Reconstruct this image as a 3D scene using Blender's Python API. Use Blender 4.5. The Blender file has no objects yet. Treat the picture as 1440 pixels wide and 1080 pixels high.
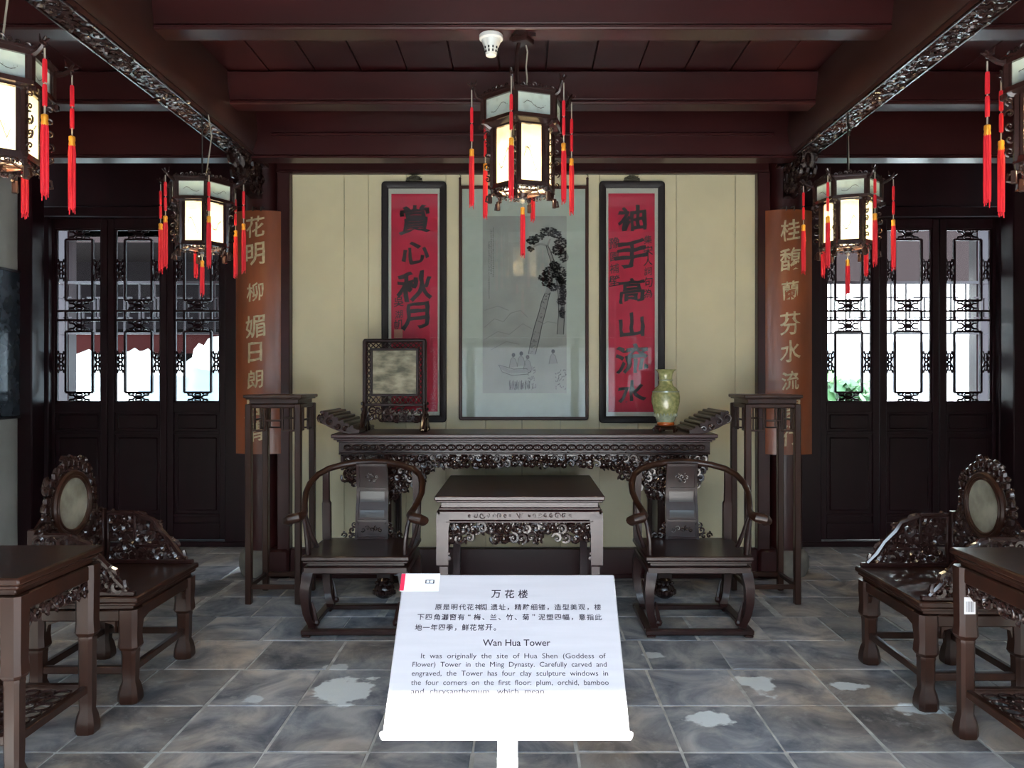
import bpy, math, random
from mathutils import Vector, Matrix, noise
C = bpy.context.scene.collection
SC = bpy.context.scene
PI = math.pi
R = random.Random(7)

# ------------------------------------------------------------------ camera, world, sun, exposure
cam_d = bpy.data.cameras.new('camera')
cam = bpy.data.objects.new('camera', cam_d); C.objects.link(cam)
cam.location = (0, 0, 1.5); cam.rotation_euler = (PI/2, 0, 0)
cam_d.sensor_width = 36; cam_d.lens = 27.0
cam_d.shift_x = -15/1440; cam_d.shift_y = -7/1440
cam_d.clip_start = .05
SC.camera = cam
SC.view_settings.view_transform = 'Standard'; SC.view_settings.look = 'None'
SC.view_settings.gamma = 1; SC.view_settings.use_curve_mapping = False
SC.view_settings.exposure = 3.3
SC.cycles.max_bounces = 7; SC.cycles.diffuse_bounces = 4; SC.cycles.glossy_bounces = 4
SC.cycles.transparent_max_bounces = 12; SC.cycles.transmission_bounces = 4
SC.cycles.sample_clamp_indirect = 6; SC.cycles.caustics_reflective = False
W = bpy.data.worlds.new('sky'); SC.world = W; W.use_nodes = True
bg = W.node_tree.nodes['Background']
bg.inputs[0].default_value = (.68, .84, 1, 1); bg.inputs[1].default_value = 1.7
sun_d = bpy.data.lights.new('sun', 'SUN'); sun_d.energy = 6.0; sun_d.angle = math.radians(.7); sun_d.color = (1, .96, .9)
sun = bpy.data.objects.new('sun', sun_d); C.objects.link(sun)
SUN_EL = math.radians(38.7); SUN_AZ = math.radians(8)
sun.rotation_euler = Vector((math.sin(SUN_AZ)*math.cos(SUN_EL), math.cos(SUN_AZ)*math.cos(SUN_EL), -math.sin(SUN_EL))).to_track_quat('-Z', 'Y').to_euler()
def portal(loc, rot, sx, sy):
    d = bpy.data.lights.new('portal', 'AREA'); d.shape = 'RECTANGLE'; d.size = sx; d.size_y = sy
    d.cycles.is_portal = True
    o = bpy.data.objects.new('portal', d); C.objects.link(o); o.location = loc; o.rotation_euler = rot
portal((0, -.85, 1.55), (PI/2, 0, 0), 3.6, 3.2)
portal((-3.45, 7.1, 2.1), (-PI/2, 0, 0), 1.7, 1.7)
portal((3.45, 7.1, 2.1), (-PI/2, 0, 0), 1.7, 1.7)

# ------------------------------------------------------------------ materials
MATS = {}
def mat(name, col, rough=.5, metal=0, spec=.5, coat=0, noise_amt=0, noise_scale=8, stretch=(1, 1, 1), bump=0, col2=None, coat_r=.1, detail=6, obj_rand=0):
    if name in MATS: return MATS[name]
    m = bpy.data.materials.new(name); m.use_nodes = True; nt = m.node_tree; b = nt.nodes['Principled BSDF']
    b.inputs['Base Color'].default_value = (*col, 1); b.inputs['Roughness'].default_value = rough
    b.inputs['Metallic'].default_value = metal; b.inputs['Specular IOR Level'].default_value = spec
    b.inputs['Coat Weight'].default_value = coat; b.inputs['Coat Roughness'].default_value = coat_r
    if noise_amt or bump or col2:
        tc = nt.nodes.new('ShaderNodeTexCoord'); mp = nt.nodes.new('ShaderNodeMapping'); mp.inputs['Scale'].default_value = stretch
        nz = nt.nodes.new('ShaderNodeTexNoise'); nz.inputs['Scale'].default_value = noise_scale; nz.inputs['Detail'].default_value = detail
        nt.links.new(tc.outputs['Object'], mp.inputs[0]); nt.links.new(mp.outputs[0], nz.inputs['Vector'])
        mx = nt.nodes.new('ShaderNodeMix'); mx.data_type = 'RGBA'
        c2 = col2 or tuple(c*(1-noise_amt) for c in col)
        mx.inputs[6].default_value = (*col, 1); mx.inputs[7].default_value = (*c2, 1)
        rp = nt.nodes.new('ShaderNodeMapRange'); rp.inputs[1].default_value = .35; rp.inputs[2].default_value = .65
        nt.links.new(nz.outputs[0], rp.inputs[0]); nt.links.new(rp.outputs[0], mx.inputs[0])
        nt.links.new(mx.outputs[2], b.inputs['Base Color'])
        if bump:
            bp = nt.nodes.new('ShaderNodeBump'); bp.inputs['Strength'].default_value = bump; bp.inputs['Distance'].default_value = .004
            nt.links.new(nz.outputs[0], bp.inputs['Height']); nt.links.new(bp.outputs[0], b.inputs['Normal'])
    MATS[name] = m; return m
WOOD = mat('dark_rosewood', (.030, .0095, .008), .30, spec=.4, coat=.18, coat_r=.2, noise_amt=.5, noise_scale=14, stretch=(1, 1, .15), bump=.02)
WOOD2 = mat('brown_rosewood', (.042, .0145, .008), .33, spec=.42, coat=.2, coat_r=.22, noise_amt=.45, noise_scale=14, stretch=(1, 1, .15), bump=.02)
WOODT = mat('table_rosewood', (.048, .016, .017), .31, spec=.55, coat=.33, coat_r=.27, noise_amt=.4, noise_scale=14, stretch=(.15, 1, 1), bump=.05)
CARVE = mat('carved_rosewood', (.026, .010, .008), .24, spec=.6, coat=.3, coat_r=.15)
LACQ = mat('maroon_lacquer', (.042, .0075, .0075), .34, spec=.38, coat=.14, coat_r=.25, noise_amt=.4, noise_scale=4, stretch=(.3, 1, 1), bump=.05)
LACQB = mat('brown_lacquer_beam', (.055, .018, .012), .32, spec=.5, coat=.3, coat_r=.25, noise_amt=.4, noise_scale=4, stretch=(1, .2, 1), bump=.05)
DOORW = mat('dark_door_lacquer', (.020, .003, .005), .42, spec=.28, coat=.06, coat_r=.3, noise_amt=.4, noise_scale=6, stretch=(1, 1, .2), bump=.05)
CREAM = mat('cream_painted_board', (.74, .655, .42), .42, spec=.4, coat=.1, noise_amt=.08, noise_scale=3, bump=.02)
PLAST = mat('grey_plaster', (.42, .39, .33), .85, noise_amt=.2, noise_scale=3, bump=.1)
STONE = mat('column_stone', (.22, .20, .17), .8, noise_amt=.35, noise_scale=10, bump=.25)
BLACKF = mat('black_frame_wood', (.014, .008, .008), .5, spec=.3, coat=.05, noise_amt=.3, noise_scale=12, bump=.05)
BROWNF = mat('thin_brown_frame', (.06, .02, .014), .45, spec=.3, coat=.1, noise_amt=.3, noise_scale=12)
WHITEP = mat('white_mount_paper', (.62, .62, .52), .7)
MOUNT = mat('pale_green_mount_silk', (.50, .57, .47), .7, noise_amt=.05, noise_scale=20)
REDP = mat('crimson_paper', (.60, .012, .050), .6, noise_amt=.12, noise_scale=9)
INK = mat('black_ink', (.012, .010, .012), .55)
INKP = mat('grey_ink_wash', (.05, .05, .05), .8, noise_amt=.3, noise_scale=30)
INKL = mat('pale_ink_wash', (.27, .28, .25), .8)
PAPER = mat('aged_painting_paper', (.40, .42, .37), .8, noise_amt=.18, noise_scale=5)
GOLD = mat('worn_gilt_lettering', (.62, .50, .30), .45, metal=.1, noise_amt=.35, noise_scale=30)
BOARD = mat('orange_brown_board', (.30, .075, .022), .30, coat=.4, coat_r=.2, noise_amt=.45, noise_scale=5, stretch=(1, 1, .25), bump=.04)
RED = mat('red_silk_tassel', (.80, .015, .030), .5, noise_amt=.25, noise_scale=60, stretch=(1, 1, .1))
CAPG = mat('gold_thread_cap', (.85, .36, .03), .35, metal=.5)
CORD = mat('pale_cord', (.42, .38, .30), .6)
JADE = mat('green_bead', (.05, .35, .15), .3)
IRON = mat('dark_iron', (.05, .045, .04), .4, metal=.8)
BRASS = mat('aged_bronze', (.10, .09, .06), .4, metal=.7)
WPLAS = mat('white_plastic', (.75, .76, .72), .4)
DPLAS = mat('dark_slot', (.03, .03, .03), .6)
SIGNM = mat('satin_sign_plate', (.72, .68, .70), .36, metal=.35, spec=.6, noise_amt=.06, noise_scale=3, stretch=(1, 14, 1))
SIGNT = mat('engraved_black_text', (.03, .02, .03), .40, spec=.6)
SIGNP = mat('white_sign_post', (.85, .85, .86), .35)
STICK = mat('white_sticker', (.82, .82, .84), .4)
STRED = mat('red_sticker_band', (.75, .03, .08), .4)
STBLU = mat('pale_cyan_print', (.35, .70, .80), .5)
VASE = mat('yellow_green_porcelain', (.46, .45, .20), .15, coat=.5, coat_r=.06, col2=(.26, .29, .12), noise_scale=45, detail=4)
VASEL = mat('pale_porcelain_lappets', (.42, .47, .33), .15, coat=.8, coat_r=.05, noise_amt=.3, noise_scale=30)
VASER = mat('orange_red_glaze', (.45, .10, .02), .2, coat=.6)
MARB = mat('landscape_marble', (.46, .41, .27), .35, coat=.3, coat_r=.2, col2=(.10, .095, .055), noise_scale=9, stretch=(1, 1, 2.2), detail=5)
MARBO = mat('oval_chair_marble', (.44, .42, .33), .3, coat=.5, coat_r=.15, col2=(.19, .18, .13), noise_scale=9, detail=4)
BLKST = mat('black_stone_panel', (.012, .016, .022), .12, coat=.5, coat_r=.05, col2=(.05, .06, .07), noise_scale=9)
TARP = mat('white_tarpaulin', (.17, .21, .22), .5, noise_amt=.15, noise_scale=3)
WALLW = mat('sunlit_white_wall', (.80, .82, .84), .9, noise_amt=.05, noise_scale=1)
PAVE = mat('pale_courtyard_paving', (.45, .45, .43), .9, noise_amt=.2, noise_scale=3)
ROOFT = mat('dark_roof_tile', (.05, .05, .055), .7, noise_amt=.3, noise_scale=8)
REDB = mat('dull_red_beam', (.045, .010, .009), .9, spec=.05)
TIMB = mat('weathered_black_timber', (.009, .0065, .007), .95, spec=.02)
LEAFM = mat('garden_leaf', (.06, .15, .04), .6, noise_amt=.4, noise_scale=4)
TEALP = mat('polished_splat_panel', (.022, .018, .018), .3, spec=.6, coat=.5, coat_r=.16)

def lantern_pane_mat(name, col):
    m = bpy.data.materials.new(name); m.use_nodes = True; nt = m.node_tree; nt.nodes.clear()
    o = nt.nodes.new('ShaderNodeOutputMaterial'); t = nt.nodes.new('ShaderNodeBsdfTranslucent'); d = nt.nodes.new('ShaderNodeBsdfDiffuse')
    g = nt.nodes.new('ShaderNodeBsdfGlossy'); m1 = nt.nodes.new('ShaderNodeMixShader'); m2 = nt.nodes.new('ShaderNodeMixShader')
    tc = nt.nodes.new('ShaderNodeTexCoord'); nz = nt.nodes.new('ShaderNodeTexNoise'); nz.inputs['Scale'].default_value = 16
    mr = nt.nodes.new('ShaderNodeMix'); mr.data_type = 'RGBA'; mr.inputs[6].default_value = (*col, 1); mr.inputs[7].default_value = (*[c*.72 for c in col], 1)
    rp = nt.nodes.new('ShaderNodeMapRange'); rp.inputs[1].default_value = .5; rp.inputs[2].default_value = .75
    nt.links.new(tc.outputs['Object'], nz.inputs[0]); nt.links.new(nz.outputs[0], rp.inputs[0]); nt.links.new(rp.outputs[0], mr.inputs[0])
    nt.links.new(mr.outputs[2], t.inputs[0]); nt.links.new(mr.outputs[2], d.inputs[0]); g.inputs['Roughness'].default_value = .15
    m1.inputs[0].default_value = .45; m2.inputs[0].default_value = .05
    nt.links.new(t.outputs[0], m1.inputs[1]); nt.links.new(d.outputs[0], m1.inputs[2])
    nt.links.new(m1.outputs[0], m2.inputs[1]); nt.links.new(g.outputs[0], m2.inputs[2]); nt.links.new(m2.outputs[0], o.inputs[0])
    return m
PANE = lantern_pane_mat('painted_lantern_pane', (.88, .84, .68))
PANEU = lantern_pane_mat('painted_crown_pane', (.62, .72, .72))
def glass_mat(name, tint=(1, 1, 1), rough=.0, ior=1.5):
    m = bpy.data.materials.new(name); m.use_nodes = True; nt = m.node_tree; nt.nodes.clear()
    o = nt.nodes.new('ShaderNodeOutputMaterial'); t = nt.nodes.new('ShaderNodeBsdfTransparent'); g = nt.nodes.new('ShaderNodeBsdfGlossy')
    f = nt.nodes.new('ShaderNodeFresnel'); f.inputs[0].default_value = ior; mx = nt.nodes.new('ShaderNodeMixShader')
    t.inputs[0].default_value = (*tint, 1); g.inputs['Roughness'].default_value = rough
    nt.links.new(f.outputs[0], mx.inputs[0]); nt.links.new(t.outputs[0], mx.inputs[1]); nt.links.new(g.outputs[0], mx.inputs[2])
    nt.links.new(mx.outputs[0], o.inputs[0]); return m
GLASS = glass_mat('clear_window_glass', (.93, .97, .97), ior=1.36)
PGLASS = glass_mat('picture_glass', (1, 1, 1), ior=1.42)
BULB = bpy.data.materials.new('glowing_bulb'); BULB.use_nodes = True
_b = BULB.node_tree.nodes['Principled BSDF']; _b.inputs['Emission Color'].default_value = (1, .80, .52, 1); _b.inputs['Emission Strength'].default_value = 75

# floor: worn stone tiles, mortar-smeared edges, white patches with their own shape
def floor_mat():
    m = bpy.data.materials.new('worn_floor_stone'); m.use_nodes = True; nt = m.node_tree; b = nt.nodes['Principled BSDF']; L = nt.links
    N = nt.nodes.new
    geo = N('ShaderNodeNewGeometry'); oi = N('ShaderNodeObjectInfo'); pos = geo.outputs['Position']
    n1 = N('ShaderNodeTexNoise'); n1.inputs['Scale'].default_value = 3.2; n1.inputs['Detail'].default_value = 8; n1.inputs['Roughness'].default_value = .62; n1.inputs['Distortion'].default_value = .8
    n2 = N('ShaderNodeTexNoise'); n2.inputs['Scale'].default_value = 14; n2.inputs['Detail'].default_value = 8; n2.inputs['Roughness'].default_value = .7
    off = N('ShaderNodeVectorMath'); off.operation = 'ADD'; rr = N('ShaderNodeMath'); rr.operation = 'MULTIPLY'; rr.inputs[1].default_value = 37
    L.new(oi.outputs['Random'], rr.inputs[0]); L.new(pos, off.inputs[0]); L.new(rr.outputs[0], off.inputs[1])
    L.new(off.outputs[0], n1.inputs[0]); L.new(off.outputs[0], n2.inputs[0])
    cr = N('ShaderNodeValToRGB'); e = cr.color_ramp.elements
    e[0].position = .34; e[0].color = (.095, .11, .145, 1); e[1].position = .66; e[1].color = (.52, .52, .52, 1)
    x = e.new(.48); x.color = (.25, .265, .30, 1)
    L.new(n1.outputs[0], cr.inputs[0])
    hs = N('ShaderNodeHueSaturation'); L.new(cr.outputs[0], hs.inputs['Color'])
    mr = N('ShaderNodeMapRange'); mr.inputs[3].default_value = .75; mr.inputs[4].default_value = 1.2; L.new(oi.outputs['Random'], mr.inputs[0]); L.new(mr.outputs[0], hs.inputs['Value'])
    # brown dirt
    n3 = N('ShaderNodeTexNoise'); n3.inputs['Scale'].default_value = .9; n3.inputs['Detail'].default_value = 4; L.new(pos, n3.inputs[0])
    r3 = N('ShaderNodeMapRange'); r3.inputs[1].default_value = .45; r3.inputs[2].default_value = .62; L.new(n3.outputs[0], r3.inputs[0])
    # browner tint towards the left and right sides of the hall
    sp = N('ShaderNodeSeparateXYZ'); L.new(pos, sp.inputs[0])
    ab = N('ShaderNodeMath'); ab.operation = 'ABSOLUTE'; L.new(sp.outputs[0], ab.inputs[0])
    rx = N('ShaderNodeMapRange'); rx.inputs[1].default_value = 1.5; rx.inputs[2].default_value = 2.6; L.new(ab.outputs[0], rx.inputs[0])
    ad = N('ShaderNodeMath'); ad.operation = 'MULTIPLY_ADD'; ad.use_clamp = True; L.new(rx.outputs[0], ad.inputs[0]); ad.inputs[1].default_value = .55; L.new(r3.outputs[0], ad.inputs[2])
    sc3 = N('ShaderNodeMath'); sc3.operation = 'MULTIPLY'; sc3.inputs[1].default_value = .75; L.new(ad.outputs[0], sc3.inputs[0])
    mb = N('ShaderNodeMix'); mb.data_type = 'RGBA'; mb.blend_type = 'MULTIPLY'; mb.inputs[7].default_value = (1.0, .74, .52, 1)
    L.new(sc3.outputs[0], mb.inputs[0]); L.new(hs.outputs[0], mb.inputs[6])
    # scuffs of lime
    r2 = N('ShaderNodeMapRange'); r2.inputs[1].default_value = .55; r2.inputs[2].default_value = .70; L.new(n2.outputs[0], r2.inputs[0])
    s2 = N('ShaderNodeMath'); s2.operation = 'MULTIPLY'; s2.inputs[1].default_value = .55; L.new(r2.outputs[0], s2.inputs[0])
    ml = N('ShaderNodeMix'); ml.data_type = 'RGBA'; ml.inputs[7].default_value = (.42, .42, .40, 1); L.new(s2.outputs[0], ml.inputs[0]); L.new(mb.outputs[2], ml.inputs[6])
    last = ml.outputs[2]
    nw = N('ShaderNodeTexNoise'); nw.inputs['Scale'].default_value = 9; nw.inputs['Detail'].default_value = 6; L.new(pos, nw.inputs[0])
    for (px, py, ax, ay, st) in [(-.86, 3.70, .15, .16, 1), (1.16, 3.78, .09, .12, .85), (.83, 3.40, .085, .10, 1), (1.58, 3.76, .10, .05, .75), (1.83, 3.50, .12, .07, .75), (.71, 4.18, .05, .05, .6), (-1.25, 3.60, .06, .05, .6), (-.98, 4.0, .07, .05, .5)]:
        a = N('ShaderNodeVectorMath'); a.operation = 'SUBTRACT'; a.inputs[1].default_value = (px, py, 0); L.new(pos, a.inputs[0])
        d = N('ShaderNodeVectorMath'); d.operation = 'MULTIPLY'; d.inputs[1].default_value = (1/ax, 1/ay, 0); L.new(a.outputs[0], d.inputs[0])
        l = N('ShaderNodeVectorMath'); l.operation = 'LENGTH'; L.new(d.outputs[0], l.inputs[0])
        s = N('ShaderNodeMath'); s.operation = 'MULTIPLY_ADD'; s.inputs[1].default_value = 2.6; L.new(nw.outputs[0], s.inputs[0]); L.new(l.outputs['Value'], s.inputs[2])
        q = N('ShaderNodeMapRange'); q.inputs[1].default_value = 2.32; q.inputs[2].default_value = 2.12; q.inputs[3].default_value = 0; q.inputs[4].default_value = st*.95; L.new(s.outputs[0], q.inputs[0])
        mm = N('ShaderNodeMix'); mm.data_type = 'RGBA'; mm.inputs[7].default_value = (.82, .88, .90, 1); L.new(q.outputs[0], mm.inputs[0]); L.new(last, mm.inputs[6]); last = mm.outputs[2]
    L.new(last, b.inputs['Base Color'])
    ro = N('ShaderNodeMapRange'); ro.inputs[3].default_value = .36; ro.inputs[4].default_value = .75; L.new(n2.outputs[0], ro.inputs[0]); L.new(ro.outputs[0], b.inputs['Roughness'])
    bp = N('ShaderNodeBump'); bp.inputs['Strength'].default_value = .35; bp.inputs['Distance'].default_value = .006; L.new(n2.outputs[0], bp.inputs['Height']); L.new(bp.outputs[0], b.inputs['Normal'])
    return m
FLOORM = floor_mat()
MORTAR = mat('pale_mortar', (.62, .61, .58), .9, noise_amt=.4, noise_scale=12, bump=.3)

# ------------------------------------------------------------------ mesh builder
class MB:
    def __init__(s): s.v = []; s.f = []
    def add(s, vs, fs, M=None):
        n = len(s.v); s.v += [tuple(M @ Vector(p)) if M else tuple(p) for p in vs]
        s.f += [tuple(i+n for i in f) for f in fs]; return s
    def box(s, x0, x1, y0, y1, z0, z1, ch=0, M=None):
        if x0 > x1: x0, x1 = x1, x0
        if y0 > y1: y0, y1 = y1, y0
        if z0 > z1: z0, z1 = z1, z0
        if ch <= 0:
            vs = [(x, y, z) for z in (z0, z1) for y in (y0, y1) for x in (x0, x1)]
            return s.add(vs, [(0, 2, 3, 1), (4, 5, 7, 6), (0, 1, 5, 4), (2, 6, 7, 3), (0, 4, 6, 2), (1, 3, 7, 5)], M)
        c = min(ch, (x1-x0)*.45, (y1-y0)*.45, (z1-z0)*.45)
        def ring(ix, iy, z): # rectangle with cut corners
            X0, X1, Y0, Y1 = x0+ix, x1-ix, y0+iy, y1-iy
            return [(X0+c, Y0, z), (X1-c, Y0, z), (X1, Y0+c, z), (X1, Y1-c, z), (X1-c, Y1, z), (X0+c, Y1, z), (X0, Y1-c, z), (X0, Y0+c, z)]
        def ring_in(z):
            return [(x0+c, y0+c, z), (x1-c, y0+c, z), (x1-c, y0+c, z), (x1-c, y1-c, z), (x1-c, y1-c, z), (x0+c, y1-c, z), (x0+c, y1-c, z), (x0+c, y0+c, z)]
        vs = ring(0, 0, z0+c) + ring(0, 0, z1-c); fs = []
        for i in range(8): j = (i+1) % 8; fs.append((i, j, 8+j, 8+i))
        b = [(x0+c, y0+c), (x1-c, y0+c), (x1-c, y1-c), (x0+c, y1-c)]
        vs += [(x, y, z0) for x, y in b] + [(x, y, z1) for x, y in b]
        fs += [(19, 18, 17, 16), (20, 21, 22, 23)]
        for k in range(4):
            k2 = (k+1) % 4; a, bb, c3 = 2*k, 2*k+1, (2*k+2) % 8
            fs += [(16+k, 16+k2, bb, a), (16+k2, c3, bb), (8+a, 8+bb, 20+k2, 20+k), (8+bb, 8+c3, 20+k2)]
        return s.add(vs, fs, M)
    def tube(s, path, r, n=6, caps=True, M=None, flat=1):
        P = [Vector(p) for p in path]; k = len(P)
        rs = r if isinstance(r, (list, tuple)) else [r]*k
        T = []
        for i in range(k):
            t = P[min(i+1, k-1)] - P[max(i-1, 0)]; T.append(t.normalized() if t.length > 1e-9 else Vector((0, 0, 1)))
        up = Vector((0, 0, 1)) if abs(T[0].z) < .9 else Vector((0, 1, 0))
        u = T[0].cross(up).normalized(); vs = []; fs = []
        for i in range(k):
            u = (u - T[i]*u.dot(T[i])); u = u.normalized() if u.length > 1e-6 else T[i].orthogonal().normalized()
            w = T[i].cross(u)
            for j in range(n):
                a = 2*PI*j/n + PI/n; vs.append(P[i] + (u*math.cos(a) + w*math.sin(a)*flat)*rs[i])
        for i in range(k-1):
            for j in range(n):
                j2 = (j+1) % n; fs.append((i*n+j, i*n+j2, (i+1)*n+j2, (i+1)*n+j))
        if caps: fs += [tuple(range(n))[::-1], tuple((k-1)*n+j for j in range(n))]
        return s.add(vs, fs, M)
    def lathe(s, prof, n=24, M=None, cx=0, cy=0):
        vs = []; fs = []; k = len(prof)
        for r, z in prof:
            for j in range(n): a = 2*PI*j/n; vs.append((cx+r*math.cos(a), cy+r*math.sin(a), z))
        for i in range(k-1):
            for j in range(n): j2 = (j+1) % n; fs.append((i*n+j, i*n+j2, (i+1)*n+j2, (i+1)*n+j))
        fs += [tuple(range(n))[::-1], tuple((k-1)*n+j for j in range(n))]
        return s.add(vs, fs, M)
    def ball(s, c, r, sx=1, sy=1, sz=1, n=8, M=None):
        vs = []; fs = []; h = n//2
        for i in range(1, h):
            t = PI*i/h
            for j in range(n): a = 2*PI*j/n; vs.append((c[0]+r*sx*math.sin(t)*math.cos(a), c[1]+r*sy*math.sin(t)*math.sin(a), c[2]+r*sz*math.cos(t)))
        vs += [(c[0], c[1], c[2]+r*sz), (c[0], c[1], c[2]-r*sz)]; a0 = (h-1)*n
        for i in range(h-2):
            for j in range(n): j2 = (j+1) % n; fs.append((i*n+j, (i+1)*n+j, (i+1)*n+j2, i*n+j2))
        for j in range(n): j2 = (j+1) % n; fs += [(a0, j, j2), (a0+1, (h-2)*n+j2, (h-2)*n+j)]
        return s.add(vs, fs, M)
    def loft(s, secs, close=True, caps=True, M=None):
        n = len(secs[0]); vs = [p for q in secs for p in q]; fs = []
        for i in range(len(secs)-1):
            for j in range(n if close else n-1): j2 = (j+1) % n; fs.append((i*n+j, i*n+j2, (i+1)*n+j2, (i+1)*n+j))
        if caps: fs += [tuple(range(n))[::-1], tuple((len(secs)-1)*n+j for j in range(n))]
        return s.add(vs, fs, M)
    def prism(s, poly, f0, f1, M=None):  # poly of 2D points, f0/f1 map (u,v)->3D for the two faces
        n = len(poly); vs = [f0(u, v) for u, v in poly] + [f1(u, v) for u, v in poly]
        return s.add(vs, [tuple(range(n))[::-1], tuple(n+i for i in range(n))] + [(i, (i+1) % n, n+(i+1) % n, n+i) for i in range(n)], M)
    def mesh(s, name):
        me = bpy.data.meshes.new(name); me.from_pydata(s.v, [], s.f)
        import bmesh
        b = bmesh.new(); b.from_mesh(me); bmesh.ops.recalc_face_normals(b, faces=b.faces); b.to_mesh(me); b.free()
        return me
    def build(s, name, m, parent=None, loc=(0, 0, 0), rot=(0, 0, 0), smooth=40, **kw):
        me = s.mesh(name)
        if smooth:
            for p in me.polygons: p.use_smooth = True
            me.set_sharp_from_angle(angle=math.radians(smooth))
        me.materials.append(m)
        o = bpy.data.objects.new(name, me); C.objects.link(o); o.parent = parent; o.location = loc; o.rotation_euler = rot
        for k, v in kw.items(): o[k] = v
        return o
def tag(o, label, cat, group=None, kind=None):
    o['label'] = label; o['category'] = cat
    if group: o['group'] = group
    if kind: o['kind'] = kind
    return o
def empty(name, loc=(0, 0, 0), rz=0, label=None, cat=None, group=None, kind=None):
    o = bpy.data.objects.new(name, None); C.objects.link(o); o.location = loc; o.rotation_euler = (0, 0, rz); o.empty_display_size = .1
    if label: tag(o, label, cat, group, kind)
    return o
def kids(o): return [c for c in bpy.data.objects if c.parent == o]
def copy_tree(o, parent=None, _all=None):
    _all = _all if _all is not None else {}
    if not _all:
        for c in bpy.data.objects: _all.setdefault(c.parent, []).append(c)
    c = o.copy(); C.objects.link(c)
    if parent: c.parent = parent
    for ch in _all.get(o, []): copy_tree(ch, c, _all)
    return c
def rect_section(cx, cy, z, w, d): return [(cx-w/2, cy-d/2, z), (cx+w/2, cy-d/2, z), (cx+w/2, cy+d/2, z), (cx-w/2, cy+d/2, z)]

# carved scroll-work: a 2D field of curls laid in a plane given by mapping F(u,v,w)
def curl(mb, F, u, v, r, rnd, th, turns=1.1, n=5, sgn=None):
    sgn = sgn or rnd.choice((-1, 1)); a0 = rnd.uniform(0, 2*PI); k = 10; pts = []; rs = []
    for i in range(k+1):
        t = i/k; a = a0 + sgn*turns*2*PI*t; q = r*(1-.78*t)
        pts.append(F(u+q*math.cos(a), v+q*math.sin(a), th*.35*math.sin(PI*t)+th*.25*t)); rs.append(th*(.55+.45*math.sin(PI*min(1, t*1.3+.1))))
    mb.tube(pts, rs, n)
    mb.ball(F(u, v, th*.5), th*.8, n=6)
def carve(mb, F, inside, u0, u1, v0, v1, step, seed=1, th=None, leaf=.6, sym=False):
    rnd = random.Random(seed); th = (th or step*.16)*1.12
    nu = max(1, int(round((u1-u0)/step))); nv = max(1, int(round((v1-v0)/step)))
    for i in range(nu):
        for j in range(nv):
            u = u0+(i+.5+(.25 if j % 2 else -.25)*(nv > 1))*(u1-u0)/nu + rnd.uniform(-.1, .1)*step; v = v0+(j+.5)*(v1-v0)/nv + rnd.uniform(-.1, .1)*step
            if not inside(u, v): continue
            curl(mb, F, u, v, step*rnd.uniform(.55, .72), rnd, th, rnd.uniform(.9, 1.3))
            if rnd.random() < leaf:
                a = rnd.uniform(0, 2*PI); q = step*.55
                p0 = (u+q*math.cos(a), v+q*math.sin(a)); b = a+rnd.uniform(.6, 1.6)
                pts = [F(p0[0]+step*.5*t*math.cos(b), p0[1]+step*.5*t*math.sin(b)+step*.12*math.sin(PI*t), th*.3) for t in (0, .33, .66, 1)]
                mb.tube(pts, [th*.4, th*1.0, th*.8, th*.2], 5)
# text --------------------------------------------------------------
_tc = bpy.data.curves.new('lettering_source', 'FONT'); _to = bpy.data.objects.new('lettering_source', _tc); C.objects.link(_to)
_gcache = {}
def glyph(ch, off=0.0):
    if (ch, off) in _gcache: return _gcache[(ch, off)]
    _tc.body = ch; _tc.offset = off; _tc.size = 1; _tc.extrude = 0; _tc.resolution_u = 3
    dg = bpy.context.evaluated_depsgraph_get(); dg.update(); e = _to.evaluated_get(dg); m = e.to_mesh()
    import bmesh
    b = bmesh.new(); b.from_mesh(m); e.to_mesh_clear()
    if len(ch) == 1 and ord(ch) > 0x2E80:
        bmesh.ops.triangulate(b, faces=b.faces)
        for _ in range(2):
            le = [q for q in b.edges if q.calc_length() > .16]
            if le: bmesh.ops.subdivide_edges(b, edges=le, cuts=1); bmesh.ops.triangulate(b, faces=b.faces)
    b.verts.index_update(); r = ([(v.co.x, v.co.y) for v in b.verts], [tuple(v.index for v in f.verts) for f in b.faces]); b.free()
    _gcache[(ch, off)] = r; return r
def put_text(mb, F, txt, u, v, size, off=0, sx=1, brush=0, shear=0, seed=0, center=True, width=None):
    vs, fs = glyph(txt, off)
    if not vs: return
    x0 = min(p[0] for p in vs); x1 = max(p[0] for p in vs); y0 = min(p[1] for p in vs); y1 = max(p[1] for p in vs)
    if width: sx = width/((x1-x0)*size)
    cx, cy = ((x0+x1)/2, (y0+y1)/2) if center else (x0, 0)
    out = []
    for x, y in vs:
        a, b = x-cx, y-cy
        if brush:
            nn = noise.noise_vector(Vector((a*3.1+seed*7.3, b*3.1, seed*1.7))); n2 = noise.noise_vector(Vector((a*11+seed, b*11, seed)))
            a += nn.x*brush + n2.x*brush*.25; b += nn.y*brush + n2.y*brush*.25
        b += a*shear
        out.append(F(u+a*size*sx, v+b*size, 0))
    mb.add(out, fs)

# ================================================================== SETTING
def struct(mb, name, m, label, cat, smooth=40): 
    o = mb.build(name, m, smooth=smooth); tag(o, label, cat, kind='structure'); return o
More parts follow.
